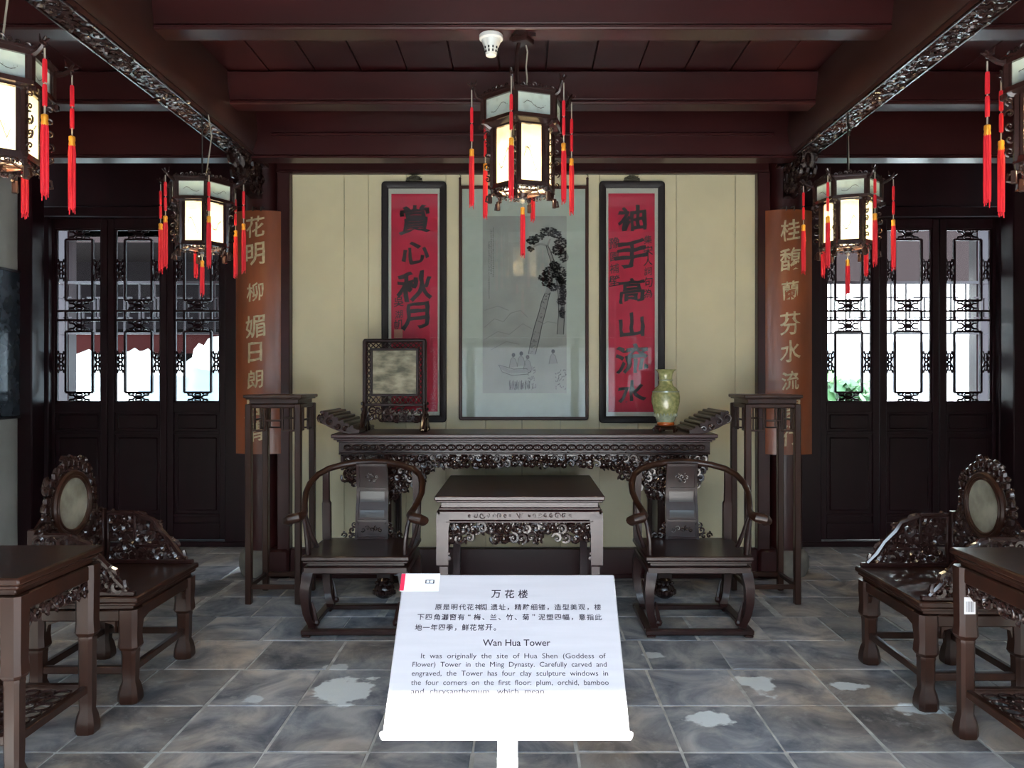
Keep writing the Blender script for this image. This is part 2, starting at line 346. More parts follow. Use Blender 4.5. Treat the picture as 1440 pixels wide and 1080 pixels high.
# floor
fl = struct(MB().box(-4.6, 4.6, -1.4, 7.1, -.12, -.005), 'floor', MORTAR, 'grey worn stone tile floor of the hall with pale mortar joints', 'floor')
tile_meshes = []
for k in range(5):
    rr = random.Random(k); b = MB(); w, d = .411, .431
    j = [rr.uniform(-.004, .004) for _ in range(8)]
    base = [(-w/2, -d/2), (w/2, -d/2), (w/2, d/2), (-w/2, d/2)]
    low = [(x, y, -.03) for x, y in base]; mid = [(x, y, -.006) for x, y in base]
    top = [(x*(1-.018)+j[2*i]*.6, y*(1-.018)+j[2*i+1]*.6, 0+rr.uniform(-.0015, .0)) for i, (x, y) in enumerate(base)]
    b.loft([low, mid, top]); me = b.mesh('floor_tile'); me.materials.append(FLOORM); tile_meshes.append(me)
far_mb = MB(); first = None
for iy in range(-11, 10):
    y = 3.09+.44*(iy-.5)
    if y < -1.2 or y > 7.0: continue
    for ix in range(-11, 12):
        st = {3: .03, 4: -.05, 5: .16, 6: .2, 7: .05, 8: .12}.get(iy, 0) * (1 if ix % 3 else .8)
        x = .01+.42*ix+st
        if abs(x) > 4.5: continue
        if y > 2.8 and abs(x) < (y+.3)*.70+.25:
            o = bpy.data.objects.new('floor_tile', R.choice(tile_meshes)); C.objects.link(o); o.parent = fl
            o.location = (x+R.uniform(-.003, .003), y+R.uniform(-.003, .003), R.uniform(-.002, .0)); o.rotation_euler = (R.uniform(-.003, .003), R.uniform(-.003, .003), R.uniform(-.006, .006)+R.choice((0, PI)))
        else: far_mb.box(x-.206, x+.206, y-.216, y+.216, -.03, -.001)
o = far_mb.build('floor_tile_remainder', FLOORM, fl); o['kind'] = 'stuff'
# stone sill steps in front of the panel wall
# side walls
for s, nm in ((-1, 'left'), (1, 'right')):
    struct(MB().box(s*4.4, s*4.6, -1.3, 6.85, 0, 3.6), 'wall_'+nm, PLAST, 'grey plastered side wall at the %s of the hall' % nm, 'wall')
    struct(MB().box(s*4.27, s*4.398, 6.68, 6.86, 0, 3.46, .008), 'trim_%d' % (1 if s < 0 else 2), DOORW, 'dark corner post between the %s plaster wall and the doors' % nm, 'post')
# ceiling with boards along Y
ce = struct(MB().box(-4.6, 4.6, -1.4, 7.1, 3.53, 3.62), 'ceiling', LACQ, 'dark maroon boarded ceiling above the beams', 'ceiling')
pm = MB().box(-.146, .146, -1.25, 1.25, 0, .02, .003).mesh('ceiling_board'); pm.materials.append(LACQ)
for ix in range(-14, 15):
    for yc in (4.5, 6.9-1.25+.2): 
        o = bpy.data.objects.new('ceiling_board', pm); C.objects.link(o); o.parent = ce; o.location = (ix*.3, yc-.15 if yc < 5 else yc, 3.508+R.uniform(-.003, .003)); o.scale.y = 1.0 if yc < 5 else .48
        if yc > 5: o.location.y = 6.3; o.scale.y = .46
# transverse beams
def beam(name, y0, y1, z0, z1, label, x0=-4.4, x1=4.4, m=LACQ):
    b = MB().box(x0, x1, y0, y1, z0+.03, z1, .008)
    b.box(x0, x1, y0-.012, y1+.012, z0, z0+.028, .008)
    return struct(b, name, m, label, 'beam')
beam('trim_3', 3.96, 4.08, 3.30, 3.525, 'front dark maroon cross beam carrying the smoke detector and the middle lantern')
beam('trim_4', 4.98, 5.10, 3.28, 3.50, 'middle dark maroon cross beam behind the lantern')
b5 = MB().box(-4.4, 4.4, 5.50, 5.62, 3.10, 3.50, .008).box(-4.4, 4.4, 5.485, 5.63, 3.08, 3.10, .006).box(-1.8, 1.8, 5.48, 5.5, 3.24, 3.262, .006)
struct(b5, 'trim_5', LACQ, 'rear dark maroon cross beam just in front of the cream wall', 'beam')
beam('trim_15', 1.9, 2.05, 3.34, 3.525, 'dark cross beam above the nearer lanterns')
# longitudinal carved beams
def long_beam(s, name, label):
    b = MB(); x = s*2.01
    prof = [(-.08, 0), (.08, 0), (.085, .02), (.075, .035), (.10, .09), (.115, .18), (.10, .30), (.09, .42), (-.09, .42), (-.10, .30), (-.115, .18), (-.10, .09), (-.075, .035), (-.085, .02)]
    ys = [-1.3, .5, 1.2, 2.0, 2.8, 3.6, 3.96, 4.4, 4.9, 5.3, 5.6, 5.9]; secs = []
    for y in ys:
        up = .03*math.sin(PI*min(1, max(0, (y+1.3)/7.2)))
        secs.append([(x+px, y, 3.10+up*0+pz*(1 if pz > .4 else 1)) for px, pz in prof])
    b.loft(secs)
    o = struct(b, name, LACQB, label, 'beam')
    c = MB(); F = lambda u, v, w: (x+u, v, 3.10-w*.8)
    carve(c, F, lambda u, v: True, -.055, .055, 1.6, 5.7, .062, seed=5 if s < 0 else 6, th=.011, leaf=.8)
    for q in (-.073, .073): c.box(x+q-.006, x+q+.006, 1.5, 5.75, 3.088, 3.105, .002)
    c.build('carved_underside', CARVE, o)
    k = MB()
    # corbel carved as a curled cloud head against the column
    F2 = lambda u, v, w: (x+s*-.0+w, 5.45+u, 3.02+v)
    for xx in (-.05, 0, .05):
        G = (lambda q: (lambda u, v, w: (x+q+w, 5.60+u, 3.0+v)))(xx)
        carve(k, G, lambda u, v: v > -.12+.5*abs(u-.1)-.05, -.2, .16, -.12, .10, .07, seed=int(xx*100)+20, th=.014)
    k.prism([(-.2, .10), (-.16, .0), (-.05, -.05), (.02, -.12), (.2, -.14), (.2, .10)], lambda u, v: (x-.045, 5.60+u, 3.0+v), lambda u, v: (x+.045, 5.60+u, 3.0+v))
    k.build('carved_corbel', CARVE, o)
    return o
long_beam(-1, 'trim_6', 'carved brown beam running back to the column left of the cream wall')
long_beam(1, 'trim_7', 'carved brown beam running back to the column right of the cream wall')
# central wall of cream boards
wb = struct(MB().box(-1.86, 1.86, 5.88, 6.05, 0, 3.5), 'wall_back', DOORW, 'cream painted board wall behind the altar table in a maroon frame', 'wall')
seams = [411, 484, 518, 571, 627, 683, 734, 788, 843, 897, 951, 1034, 1062]
PX = lambda px, Y: (px-735)*Y/1080
PZ = lambda py, Y: 1.5-(py-533)*Y/1080
for a, c in zip(seams[:-1], seams[1:]):
    MB().box(PX(a, 5.85)+.0012, PX(c, 5.85)-.0012, 5.85, 5.88, .22, 3.06, .0015).build('wall_board', CREAM, wb)
struct(MB().box(-1.755, 1.77, 5.79, 5.88, .0, .222, .006).box(-1.755, 1.77, 5.775, 5.80, .0, .03, .004), 'baseboard_back', LACQ, 'dark maroon baseboard below the cream board wall', 'baseboard')
struct(MB().box(-1.86, 1.86, 5.80, 5.90, 3.055, 3.5, .006).box(-1.86, 1.86, 5.785, 5.80, 3.06, 3.075, .003), 'trim_8', LACQ, 'dark maroon lintel board above the cream wall', 'lintel')
for s, n in ((-1, 9), (1, 10)):
    x = -1.755 if s < 0 else 1.77
    b = MB().box(x, x+s*.095, 5.78, 5.9, 0, 3.06, .006)
    b.box(x, x+s*.16, 5.76, 5.9, 0, .22, .02)
    struct(b, 'trim_%d' % n, LACQ, 'maroon jamb at the %s edge of the cream wall' % ('left' if s < 0 else 'right'), 'jamb')
# columns
for s in (-1, 1):
    e = empty('column', (s*2.0 if s < 0 else 2.02, 5.95, 0), 0, 'round maroon lacquered column %s of the cream wall on a bulging stone drum' % ('left' if s < 0 else 'right'), 'column', kind='structure')
    MB().lathe([(.137, .19), (.137, 3.12), (.133, 3.5)], 28).build('shaft', LACQ, e)
    MB().lathe([(.165, 0), (.17, .01), (.172, .02), (.187, .07), (.187, .12), (.175, .165), (.15, .19), (.145, .2)], 28).build('stone_drum', STONE, e)
# door wall -----------------------------------------------------------
for s, nm, nn in ((-1, 'left', 11), (1, 'right', 12)):
    x0, x1 = (-4.4, -1.86) if s < 0 else (1.86, 4.4)
    b = MB().box(x0, x1, 6.93, 7.05, 2.95, 3.5).box(x0, x1, 6.88, 6.93, 2.95, 3.05, .01)
    ox0, ox1 = (PX(70, 6.9), PX(317, 6.9)) if s < 0 else (PX(1154, 6.9), PX(1403, 6.9))
    b.box(x0, ox0, 6.88, 6.935, 0, 2.95, .006).box(ox1, x1, 6.88, 6.935, 0, 2.95, .006)
    b.box(x0, x1, 6.86, 7.05, 0, .045, .006)
    struct(b, 'wall_back_'+nm, DOORW, 'dark lacquered frame around the lattice doors at the %s' % nm, 'wall')
def door_leaf(name, loc, rz=0, w=.541, label='', yflip=False):
    e = empty(name, loc, rz, label, 'door', 'carved lattice door leaves', 'structure')
    ow, z0, z1 = .415, 1.289, 2.86; H = 2.95
    b = MB()
    b.box(-w/2+.003, -ow/2, -.03, .03, .05, H, .005).box(ow/2, w/2-.003, -.03, .03, .05, H, .005)
    b.box(-ow/2, ow/2, -.028, .028, z1, H, .003).box(-ow/2, ow/2, -.028, .028, z0-.09, z0, .003)
    b.box(-ow/2, ow/2, -.028, .028, .05, .20, .003).box(-ow/2, ow/2, -.028, .028, 1.0, 1.03, .003)
    b.box(-ow/2, ow/2, -.028, .028, .255, .28, .003)
    b.build('door_frame', DOORW, e)
    p = MB().box(-ow/2, ow/2, -.012, .012, .28, 1.0).box(-ow/2+.03, ow/2-.03, -.02, .012, .31, .97, .008)
    p.box(-ow/2, ow/2, -.012, .012, 1.03, z0-.09).box(-ow/2+.03, ow/2-.03, -.02, .012, 1.05, z0-.11, .008).box(-ow/2, ow/2, -.012, .012, .2, .255)
    p.build('lower_panel', DOORW, e)
    MB().box(-ow/2, ow/2, .012, .018, z0, z1).build('glass_pane', GLASS, e)
    l = MB(); P = 245/ (z1-z0)  # px per metre of the photographed leaf (65 x 245 px)
    X = lambda u: (u-32.5)/65*ow; Z = lambda v: z1-v/245*(z1-z0); t = .0095
    def hb(u0, u1, v): l.box(X(u0), X(u1), -.012, .010, Z(v)-t, Z(v)+t)
    def vb(u, v0, v1): l.box(X(u)-t, X(u)+t, -.012, .010, Z(v1), Z(v0))
    hb(0, 65, 0.8); hb(0, 65, 116); hb(0, 65, 129); hb(0, 65, 244.5)
    for v0, v1 in ((15, 101), (145, 231)):
        for u in (13.5, 51.5): vb(u, v0, v1)
        hb(13.5, 51.5, v0); hb(13.5, 51.5, v1)
    for u in (13.5, 51.5): vb(u, 116, 129)
    for u in (0.6, 64.4): vb(u, 0, 245)
    def orn(cu, cv, du, dv):     # ruyi knot: mirrored C curls joined by a small ring
        for a in (-1, 1):
            for c in (-1, 1):
                q = [(0, 0), (.35, .1), (.55, .45), (.9, .5), (1.0, .85), (.6, 1.0), (.45, .7)]
                l.tube([(X(cu+a*du*x), -.001, Z(cv+c*dv*y)) for x, y in q], .0098, 5)
        for c in (-1, 1):
            l.tube([(X(cu+du*.3*math.cos(k*PI/4)), -.001, Z(cv+c*dv*.55+dv*.28*math.sin(k*PI/4))) for k in range(9)], .008, 5)
    for cv, dv in ((7.5, 7.5), (108.5, 7), (137, 8), (238, 6.5)): orn(32.5, cv, 15, dv)
    for cv in (58, 188):
        for cu in (6.5, 58.5): orn(cu, cv, 6.5, 15)
    l.build('lattice', DOORW, e)
    return e
names = ['first', 'second', 'third']
d0 = door_leaf('door_1', (PX(110, 6.95), 6.97, 0), label='dark lattice door leaf next to the left corner post')
k = 1
for cx, lab in ((193.5, 'dark lattice door leaf in the middle of the left three'), (277, 'dark lattice door leaf half behind the small left lantern, nearest the left column'),
                (1194.5, 'dark lattice door leaf glaring with light beside the right column, behind a small lantern'), (1278.4, 'dark lattice door leaf in the middle of the right three, washed by glare'), (1362.3, 'dark lattice door leaf nearest the right plaster wall')):
    k += 1; o = copy_tree(d0); o.name = 'door_%d' % k; o.location.x = PX(cx, 6.95); o['label'] = lab
# front wall, behind the camera, with an open middle bay and lattice leaves either side
b = MB().box(-4.6, 4.6, -.9, -.75, 2.99, 3.6)
for s in (-1, 1): b.box(s*1.50, s*1.62, -.9, -.75, 0, 2.99, .01).box(s*4.05, s*4.6, -.9, -.75, 0, 2.99).box(s*1.62, s*4.05, -.88, -.8, 2.95, 2.99)
struct(b, 'wall_front', DOORW, 'dark lacquered front wall with its middle bay open to the courtyard', 'wall')
for i, x in enumerate((-1.9, -2.46, -3.02, -3.58, 1.9, 2.46, 3.02, 3.58)):
    o = copy_tree(d0); o.name = 'door_%d' % (7+i); o.location = (x, -.83, 0); o.rotation_euler.z = PI; o['label'] = 'dark lattice door leaf of the front wall facing the altar table'

# ================================================================== OUTSIDE
struct(MB().box(-30, 30, 7.1, 40, -.25, -.02), 'ground_rear', PAVE, 'pale paved yard behind the lattice doors', 'ground')
struct(MB().box(-30, 30, -40, -1.4, -.25, -.10), 'ground_front', PAVE, 'pale paved courtyard in front of the hall', 'ground')
struct(MB().box(1.2, 14, 12.9, 13.1, -.02, 5), 'garden_wall', WALLW, 'bright white garden wall seen through the right lattice doors', 'wall')
struct(MB().box(-16, 16, -12.2, -12, -.1, 3.0), 'courtyard_wall', WALLW, 'white wall across the front courtyard', 'wall')
b = MB().box(-9, 9, -9.1, -8.9, 2.35, 2.6); b.add([(-9, -8.6, 2.6), (9, -8.6, 2.6), (9, -12.5, 5.4), (-9, -12.5, 5.4)], [(0, 1, 2, 3)])
for x in (-7, -4.2, -1.4, 1.4, 4.2, 7): b.box(x-.1, x+.1, -9.1, -8.9, -.1, 2.4)
struct(b, 'courtyard_gallery', TIMB, 'dark roofed gallery across the front courtyard', 'building')
# roof of the hall so that the sun only comes in at the front
b = MB()
b.add([(-6, -1.5, 3.95), (6, -1.5, 3.95), (6, 3, 5.4), (-6, 3, 5.4), (-6, 9.0, 3.45), (6, 9.0, 3.45), (-6, -1.5, 3.85), (6, -1.5, 3.85), (-6, 9.0, 3.3), (6, 9.0, 3.3), (-6, 3, 5.2), (6, 3, 5.2)], [(0, 1, 2, 3), (3, 2, 5, 4), (6, 7, 11, 10), (10, 11, 9, 8), (0, 1, 7, 6), (4, 5, 9, 8), (0, 3, 10, 6), (3, 4, 8, 10), (1, 2, 11, 7), (2, 5, 9, 11)])
struct(b, 'roof', ROOFT, 'dark tiled roof over the hall', 'roof')
# fretwork friezes hanging under the rear porch
def frieze(x0, x1, y, z0, z1, label, nm='hanging_fretwork'):
    e = empty(nm, ((x0+x1)/2, y, z0), 0, label, 'fretwork'); L = (x1-x0)/2; H = z1-z0
    b = MB().box(-L, L, -.02, .02, H-.03, H).box(-L, L, -.02, .02, 0, .02)
    n = int(2*L/.16)
    for i in range(n):
        x = -L+(i+.5)*2*L/n; w = L/n
        o2 = (i % 2)*.07
        b.box(x-.007, x+.007, -.012, .012, 0, H); b.box(x-w, x+w, -.012, .012, H*.30+o2, H*.30+o2+.014); b.box(x-w, x+w, -.012, .012, H*.68-o2*.6, H*.68-o2*.6+.014)
        b.box(x+w*.5-.006, x+w*.5+.006, -.012, .012, H*.3, H*.68)
    b.build('lattice_bars', DOORW, e); return e
frieze(-5.0, -1.3, 8.25, 1.98, 2.55, 'dark fretwork frieze seen through the left lattice doors')
frieze(1.3, 5.0, 8.25, 1.98, 2.55, 'dark fretwork frieze seen through the right lattice doors')
for x in (-5.0, -1.28, 1.28, 5.0, -3.05): 
    o = MB().box(x-.09, x+.09, 8.3, 8.46, -.02, 3.46, .01).build('porch_post', DOORW); tag(o, 'dark square porch post outside the doors', 'post', 'porch posts behind the hall', 'structure')
# opposite gallery (left): roof, dull red beam, tarpaulin-covered heap
g = empty('gallery', (-7, 14, 0), 0, 'dark open gallery with a dull red beam seen through the left doors', 'building')
b = MB().box(-9, 7.2, -.9, 3, 2.35, 5.4).box(-9, 7.2, -3.2, -.9, 3.5, 3.62).box(-9, 7.2, -3.2, -3.1, 3.42, 3.7); b.build('upper_storey', TIMB, g)
MB().box(-6, 5.6, -.6, -.4, 1.95, 2.3).build('gallery_beam', REDB, g)
MB().box(-9, 7.2, 1.8, 2, 0, 2.4).build('gallery_wall', TIMB, g)
for x in (-3.8, -1.5, .8, 3.1, 5.4): MB().box(x-.1, x+.1, -.6, -.4, -.02, 2.3).build('gallery_post', REDB, g)
def tarp(name, x0, x1, y0, y1, h, seed, label):
    n = 26; m = 12; vs = []; fs = []
    for j in range(m+1):
        for i in range(n+1):
            u, v = i/n, j/m; x = x0+(x1-x0)*u; y = y0+(y1-y0)*v
            e = min(1, min(v*5, (1-v)*5, 1)*1.0)
            z = h*e*(.80+.22*noise.noise(Vector((u*5, v*2, seed))) + .06*noise.noise(Vector((u*17, v*6, seed)))) 
            vs.append((x, y, max(-.015, z-.02)))
    for j in range(m):
        for i in range(n): fs.append((j*(n+1)+i, j*(n+1)+i+1, (j+1)*(n+1)+i+1, (j+1)*(n+1)+i))
    b = MB().add(vs, fs); b.box(x0+.1, x1-.1, y0+.2, y1-.2, -.02, h*.3)
    o = b.build(name, TARP, smooth=60); tag(o, label, 'tarpaulin'); return o
tarp('tarpaulin', -8.2, -4.9, 11.0, 12.7, 2.15, 1.0, 'crumpled white tarpaulin over a heap outside the left doors')
tarp('tarpaulin', -4.85, -2.9, 10.9, 12.6, 2.3, 4.0, 'smooth white tarpaulin over a heap outside the left door leaf nearest the column')
struct(MB().box(1.2, 14, 10.8, 10.95, 2.85, 3.7).box(3.0, 3.15, 10.8, 10.95, -.02, 2.85).box(7.2, 7.35, 10.8, 10.95, -.02, 2.85), 'garden_gate_beam', TIMB, 'dark beam on posts before the white garden wall', 'beam')
# trees far behind, right
def shrub(loc, r, seed, label):
    rnd = random.Random(seed); b = MB(); e = empty('garden_tree', loc, 0, label, 'tree')
    b.tube([(0, 0, -.03), (.05, 0, r*1.2)], [.09, .05], 7); b.build('trunk', WOOD, e); f = MB()
    for i in range(420):
        d = Vector((rnd.gauss(0, 1), rnd.gauss(0, 1), rnd.gauss(0, 1))).normalized()*r*rnd.uniform(.5, 1); p = d+Vector((0, 0, r*1.6))
        q = Vector((rnd.uniform(-1, 1), rnd.uniform(-1, 1), rnd.uniform(-1, 1))).normalized()*.16; w = q.orthogonal()*.5
        f.add([p-q, p+w, p+q, p-w], [(0, 1, 2, 3)])
    f.build('foliage', LEAFM, e, smooth=0, kind='stuff')
shrub((4.75, 11.6, 0), .62, 3, 'leafy green tree before the white garden wall behind the right doors')

# ================================================================== LANTERNS
def star_tube(b, cx, cy, z0, z1, r, n=9, jag=0, seed=0):
    rnd = random.Random(seed); vs = []; m = 2*n
    zs = [z1, z1-(z1-z0)*.12, z0+(z1-z0)*.25, z0]; k = [.85, 1.0, 1.02, .98]
    for i, z in enumerate(zs):
        for j in range(m):
            a = 2*PI*j/m; q = r*k[i]*(1 if j % 2 else .8); zz = z
            if i == 3: zz = z + rnd.uniform(-jag, jag)
            vs.append((cx+q*math.cos(a), cy+q*math.sin(a), zz))
    fs = [(i*m+j, i*m+(j+1) % m, (i+1)*m+(j+1) % m, (i+1)*m+j) for i in range(3) for j in range(m)]
    fs += [tuple(range(m))[::-1], tuple(3*m+j for j in range(m))]; b.add(vs, fs)
def tassel(parent, x, y, ztop, z_cap, z_end, smalls=(), r=.0135, seed=0, bead=False):
    c = MB().tube([(x, y, ztop), (x+.0015, y, (ztop+z_cap)/2), (x, y, z_cap)], .003, 5)
    if bead: c.ball((x, y, z_cap+.03), .012, n=8)
    t = MB(); star_tube(t, x, y, z_end, z_cap-.035, r, 9, .008, seed)
    for i in range(5):
        a = seed+i*1.3; t.tube([(x+r*.6*math.cos(a), y+r*.6*math.sin(a), z_end+.02), (x+r*.8*math.cos(a), y+r*.7*math.sin(a), z_end-.012-.006*(i % 3))], .0022, 4)
    for (a, bz) in smalls: star_tube(t, x, y, bz, a, r*.62, 6, .004, seed+3)
    o = t.build('tassel', RED, parent)
    MB().lathe([(r*.75, z_cap-.042), (r*.92, z_cap-.036), (r*.78, z_cap-.022), (r*.9, z_cap-.018), (r*.85, z_cap-.004), (r*.4, z_cap)], 12, cx=x, cy=y).build('gold_cap', CAPG, o, label='gold thread cap')
    c.build('cord', CORD, o)
    return o
def branch_art(b, F, w, h, seed):
    rnd = random.Random(seed); x, y = -w*.35, -h*.1; pts = []
    for i in range(7):
        pts.append((x+w*.7*i/6, y+h*.3*math.sin(i*.9+seed)*rnd.uniform(.4, 1)))
    for (a, c), (d, e) in zip(pts[:-1], pts[1:]):
        n = Vector((-(e-c), d-a)).normalized()*h*.022
        b.add([F(a-n.x, c-n.y), F(d-n.x*.7, e-n.y*.7), F(d+n.x*.7, e+n.y*.7), F(a+n.x, c+n.y)], [(0, 1, 2, 3)])
    for i in range(14):
        px, py = rnd.choice(pts); px += rnd.uniform(-.07, .07)*w; py += rnd.uniform(-.09, .09)*h; r = h*rnd.uniform(.025, .06)
        b.add([F(px+r*math.cos(k*PI/3), py+r*math.sin(k*PI/3)*.7) for k in range(6)], [tuple(range(6))])
def hexring(b, r0, r1, z0, z1, a0=0):   # hexagonal ring bar
    for k in range(6):
        a, c = a0+k*PI/3, a0+(k+1)*PI/3
        P = lambda r, t, z: (r*math.cos(t), r*math.sin(t), z)
        vs = [P(r0, a, z0), P(r1, a, z0), P(r1, c, z0), P(r0, c, z0), P(r0, a, z1), P(r1, a, z1), P(r1, c, z1), P(r0, c, z1)]
        b.add(vs, [(0, 1, 2, 3), (4, 7, 6, 5), (1, 5, 6, 2), (0, 3, 7, 4), (0, 4, 5, 1), (2, 6, 7, 3)])
def lantern(name, loc, rz, label, group, Rt, Rc, Rb, zc1, zc0, zb1, zb0, ztip, ztas, tas, hang, center=False, tass_low=None):
    """hexagonal palace lantern; z values are world heights, made local to loc.z; vertices at rz + k*60deg"""
    e = empty(name, loc, rz, label, 'lantern', group); Z = lambda z: z-loc[2]
    fr = MB()
    V = lambda r, k, z: (r*math.cos(k*PI/3), r*math.sin(k*PI/3), z)
    t = .014
    hexring(fr, Rc-.02, Rc+.012, Z(zc1)-.004, Z(zc1)+.016); hexring(fr, Rc-.02, Rc+.012, Z(zc0)-.014, Z(zc0)+.004)
    hexring(fr, Rc-.03, Rc+.02, Z(zc1)+.016, Z(zc1)+.024)
    hexring(fr, Rb-.02, Rb+.008, Z(zb1), Z(zb1)+.012); hexring(fr, Rb-.02, Rb+.010, Z(zb0)-.014, Z(zb0)+.004); hexring(fr, Rb-.03, Rb+.016, Z(zb0)-.022, Z(zb0)-.014)
    for k in range(6):
        fr.tube([V(Rc, k, Z(zc0)), V(Rc, k, Z(zc1)+.02)], t, 6); fr.tube([V(Rb, k, Z(zb0)-.045), V(Rb, k, Z(zb0)), V(Rb, k, Z(zb1)+.01)], [.008, t, t], 6)
        fr.tube([V(Rb, k, Z(zb1)), V((Rb+Rc)/2, k, Z(zc0)-.02), V(Rc, k, Z(zc0))], .011, 5)
        for s in (.22, .78):    # mullions each side of the body panes
            p0 = Vector(V(Rb, k, 0)).lerp(Vector(V(Rb, k+1, 0)), s*.0+ (.12 if s < .5 else .88)); fr.box(p0.x-.004, p0.x+.004, p0.y-.004, p0.y+.004, Z(zb0), Z(zb1))
    for k in range(6):    # dark cove between crown and body
        fr.add([V(Rb+.004, k, Z(zb1)+.006), V(Rb+.004, k+1, Z(zb1)+.006), V(Rc+.004, k+1, Z(zc0)-.01), V(Rc+.004, k, Z(zc0)-.01), V(Rb-.006, k, Z(zb1)+.006), V(Rb-.006, k+1, Z(zb1)+.006), V(Rc-.006, k+1, Z(zc0)-.01), V(Rc-.006, k, Z(zc0)-.01)], [(0, 1, 2, 3), (7, 6, 5, 4)])
        for (rr_, za_, zb_, i_) in ((Rb-.002, zb0, zb1, .17), (Rc-.002, zc0, zc1, .10)):
            A_, B_ = Vector(V(rr_, k, 0)), Vector(V(rr_, k+1, 0)); n_ = Vector((A_.x+B_.x, A_.y+B_.y, 0)).normalized()*.006
            for q0, q1 in ((0, i_), (1-i_, 1)):
                p_, w_ = A_.lerp(B_, q0), A_.lerp(B_, q1); c_ = [p_+Vector((0, 0, Z(za_))), w_+Vector((0, 0, Z(za_))), w_+Vector((0, 0, Z(zb_))), p_+Vector((0, 0, Z(zb_)))]
                fr.add([c+n_*.5 for c in c_]+[c-n_*.5 for c in c_], [(0, 1, 2, 3), (7, 6, 5, 4), (0, 4, 5, 1), (1, 5, 6, 2), (2, 6, 7, 3), (3, 7, 4, 0)])
    fr.build('lantern_frame', CARVE, e)
    # crown cresting and dragon-head arms
    cr = MB(); rn = random.Random(4)
    for k in range(6):
        A, B = Vector(V(Rc, k, 0)), Vector(V(Rc, k+1, 0)); d = (B-A).normalized()
        F = (lambda A, d: (lambda u, v, w: tuple(A+d*u+Vector((A.x+d.x*.1, A.y+d.y*.1, 0)).normalized()*w+Vector((0, 0, v)))))(A, d)
        L = (B-A).length
        for i in range(7):
            u = L*(i+.5)/7; curl(cr, F, u, Z(zc1)+.03+.010*(1-abs(i-3)/3), .013, rn, .0042)
            curl(cr, (lambda A2, d2: (lambda u, v, w: tuple(A2+d2*u+Vector((0, 0, v)))))(Vector(V(Rb, k, 0)), d), u*Rb/Rc, Z(zb1)+.022, .009, rn, .0032)
            curl(cr, (lambda A2, d2: (lambda u, v, w: tuple(A2+d2*u+Vector((0, 0, v)))))(Vector(V(Rb, k, 0)), d), u*Rb/Rc, Z(zb0)-.032, .010, rn, .0035)
    cr.build('cresting', CARVE, e, kind='stuff')
    lid = MB()
    for k in range(6): lid.tube([V(Rc, k, Z(zc1)+.02), V(Rc*.5, k, Z(zc1)+.03), V(.015, k, Z(zc1)+.05)], .008, 5)
    lid.lathe([(.02, Z(zc1)+.03), (.035, Z(zc1)+.045), (.03, Z(zc1)+.065), (.012, Z(zc1)+.08)], 12); lid.build('top_spider', CARVE, e)
    for k in range(6):
        a = MB(); 
        pts = [V(Rc, k, Z(zc1)+.0), V((Rc+Rt)/2, k, Z(zc1)+.01), V(Rt-.012, k, Z(ztip)-.01), V(Rt+.005, k, Z(ztip)+.022)]
        a.tube(pts, [.012, .010, .009, .004], 6); a.ball(V(Rt-.005, k, Z(ztip)), .014, n=6, sz=.8); a.tube([V(Rt-.02, k, Z(ztip)+.005), V(Rt-.025, k, Z(ztip)+.035)], [.006, .002], 4)
        a.tube([V(Rt+.0, k, Z(ztip)), V(Rt+.022, k, Z(ztip)+.012)], [.006, .003], 4)
        a.tube([V(Rt-.005, k, Z(ztip)-.012), V(Rt, k, Z(ztip)-.03)], .0025, 4)
        a.build('dragon_head_arm', CARVE, e)
        # side hanging bracket by the body
        w = MB(); dk = k*PI/3
        for i in range(5):
            zz = Z(zb1)-(i+.5)*(zb1-zb0)/5; curl(w, (lambda q: (lambda u, v, ww: (u*math.cos(q)-ww*math.sin(q), u*math.sin(q)+ww*math.cos(q), v)))(dk), Rb+.026, zz, .018, rn, .0045)
        w.ball(V(Rc+.01, k, Z(zc0)-.03), .016, n=6)
        w.build('side_bracket', CARVE, e, kind='stuff')
    for k in range(6):   # panes, each its own part
        for rr, za, zb, m, ins, nm in ((Rc-.004, zc0, zc1, PANEU, .09, 'crown_pane'), (Rb-.004, zb0, zb1, PANE, .13, 'body_pane')):
            A, B = Vector(V(rr, k, 0)), Vector(V(rr, k+1, 0)); p, q = A.lerp(B, ins), A.lerp(B, 1-ins); nrm = Vector((A.x+B.x, A.y+B.y, 0)).normalized()*.0015
            z0, z1 = Z(za)+.005, Z(zb)-.003
            vs = [p+Vector((0, 0, z0)), q+Vector((0, 0, z0)), q+Vector((0, 0, z1)), p+Vector((0, 0, z1))]
            b = MB().add(vs+[v-nrm for v in vs], [(0, 1, 2, 3), (7, 6, 5, 4), (0, 4, 5, 1), (1, 5, 6, 2), (2, 6, 7, 3), (3, 7, 4, 0)])
            o = b.build(nm, m, e, smooth=0)
            art = MB(); md = (p+q)/2+Vector((0, 0, (z0+z1)/2))+nrm*.4; dd = (q-p)
            branch_art(art, lambda u, v: tuple(md+dd*u+Vector((0, 0, v))), .9, (z1-z0)*.8, k*3+(1 if nm[0] == 'c' else 7))
            art.build('ink_branch', INKP, o, smooth=0)
    # bottom fretwork, feet
    bt = MB()
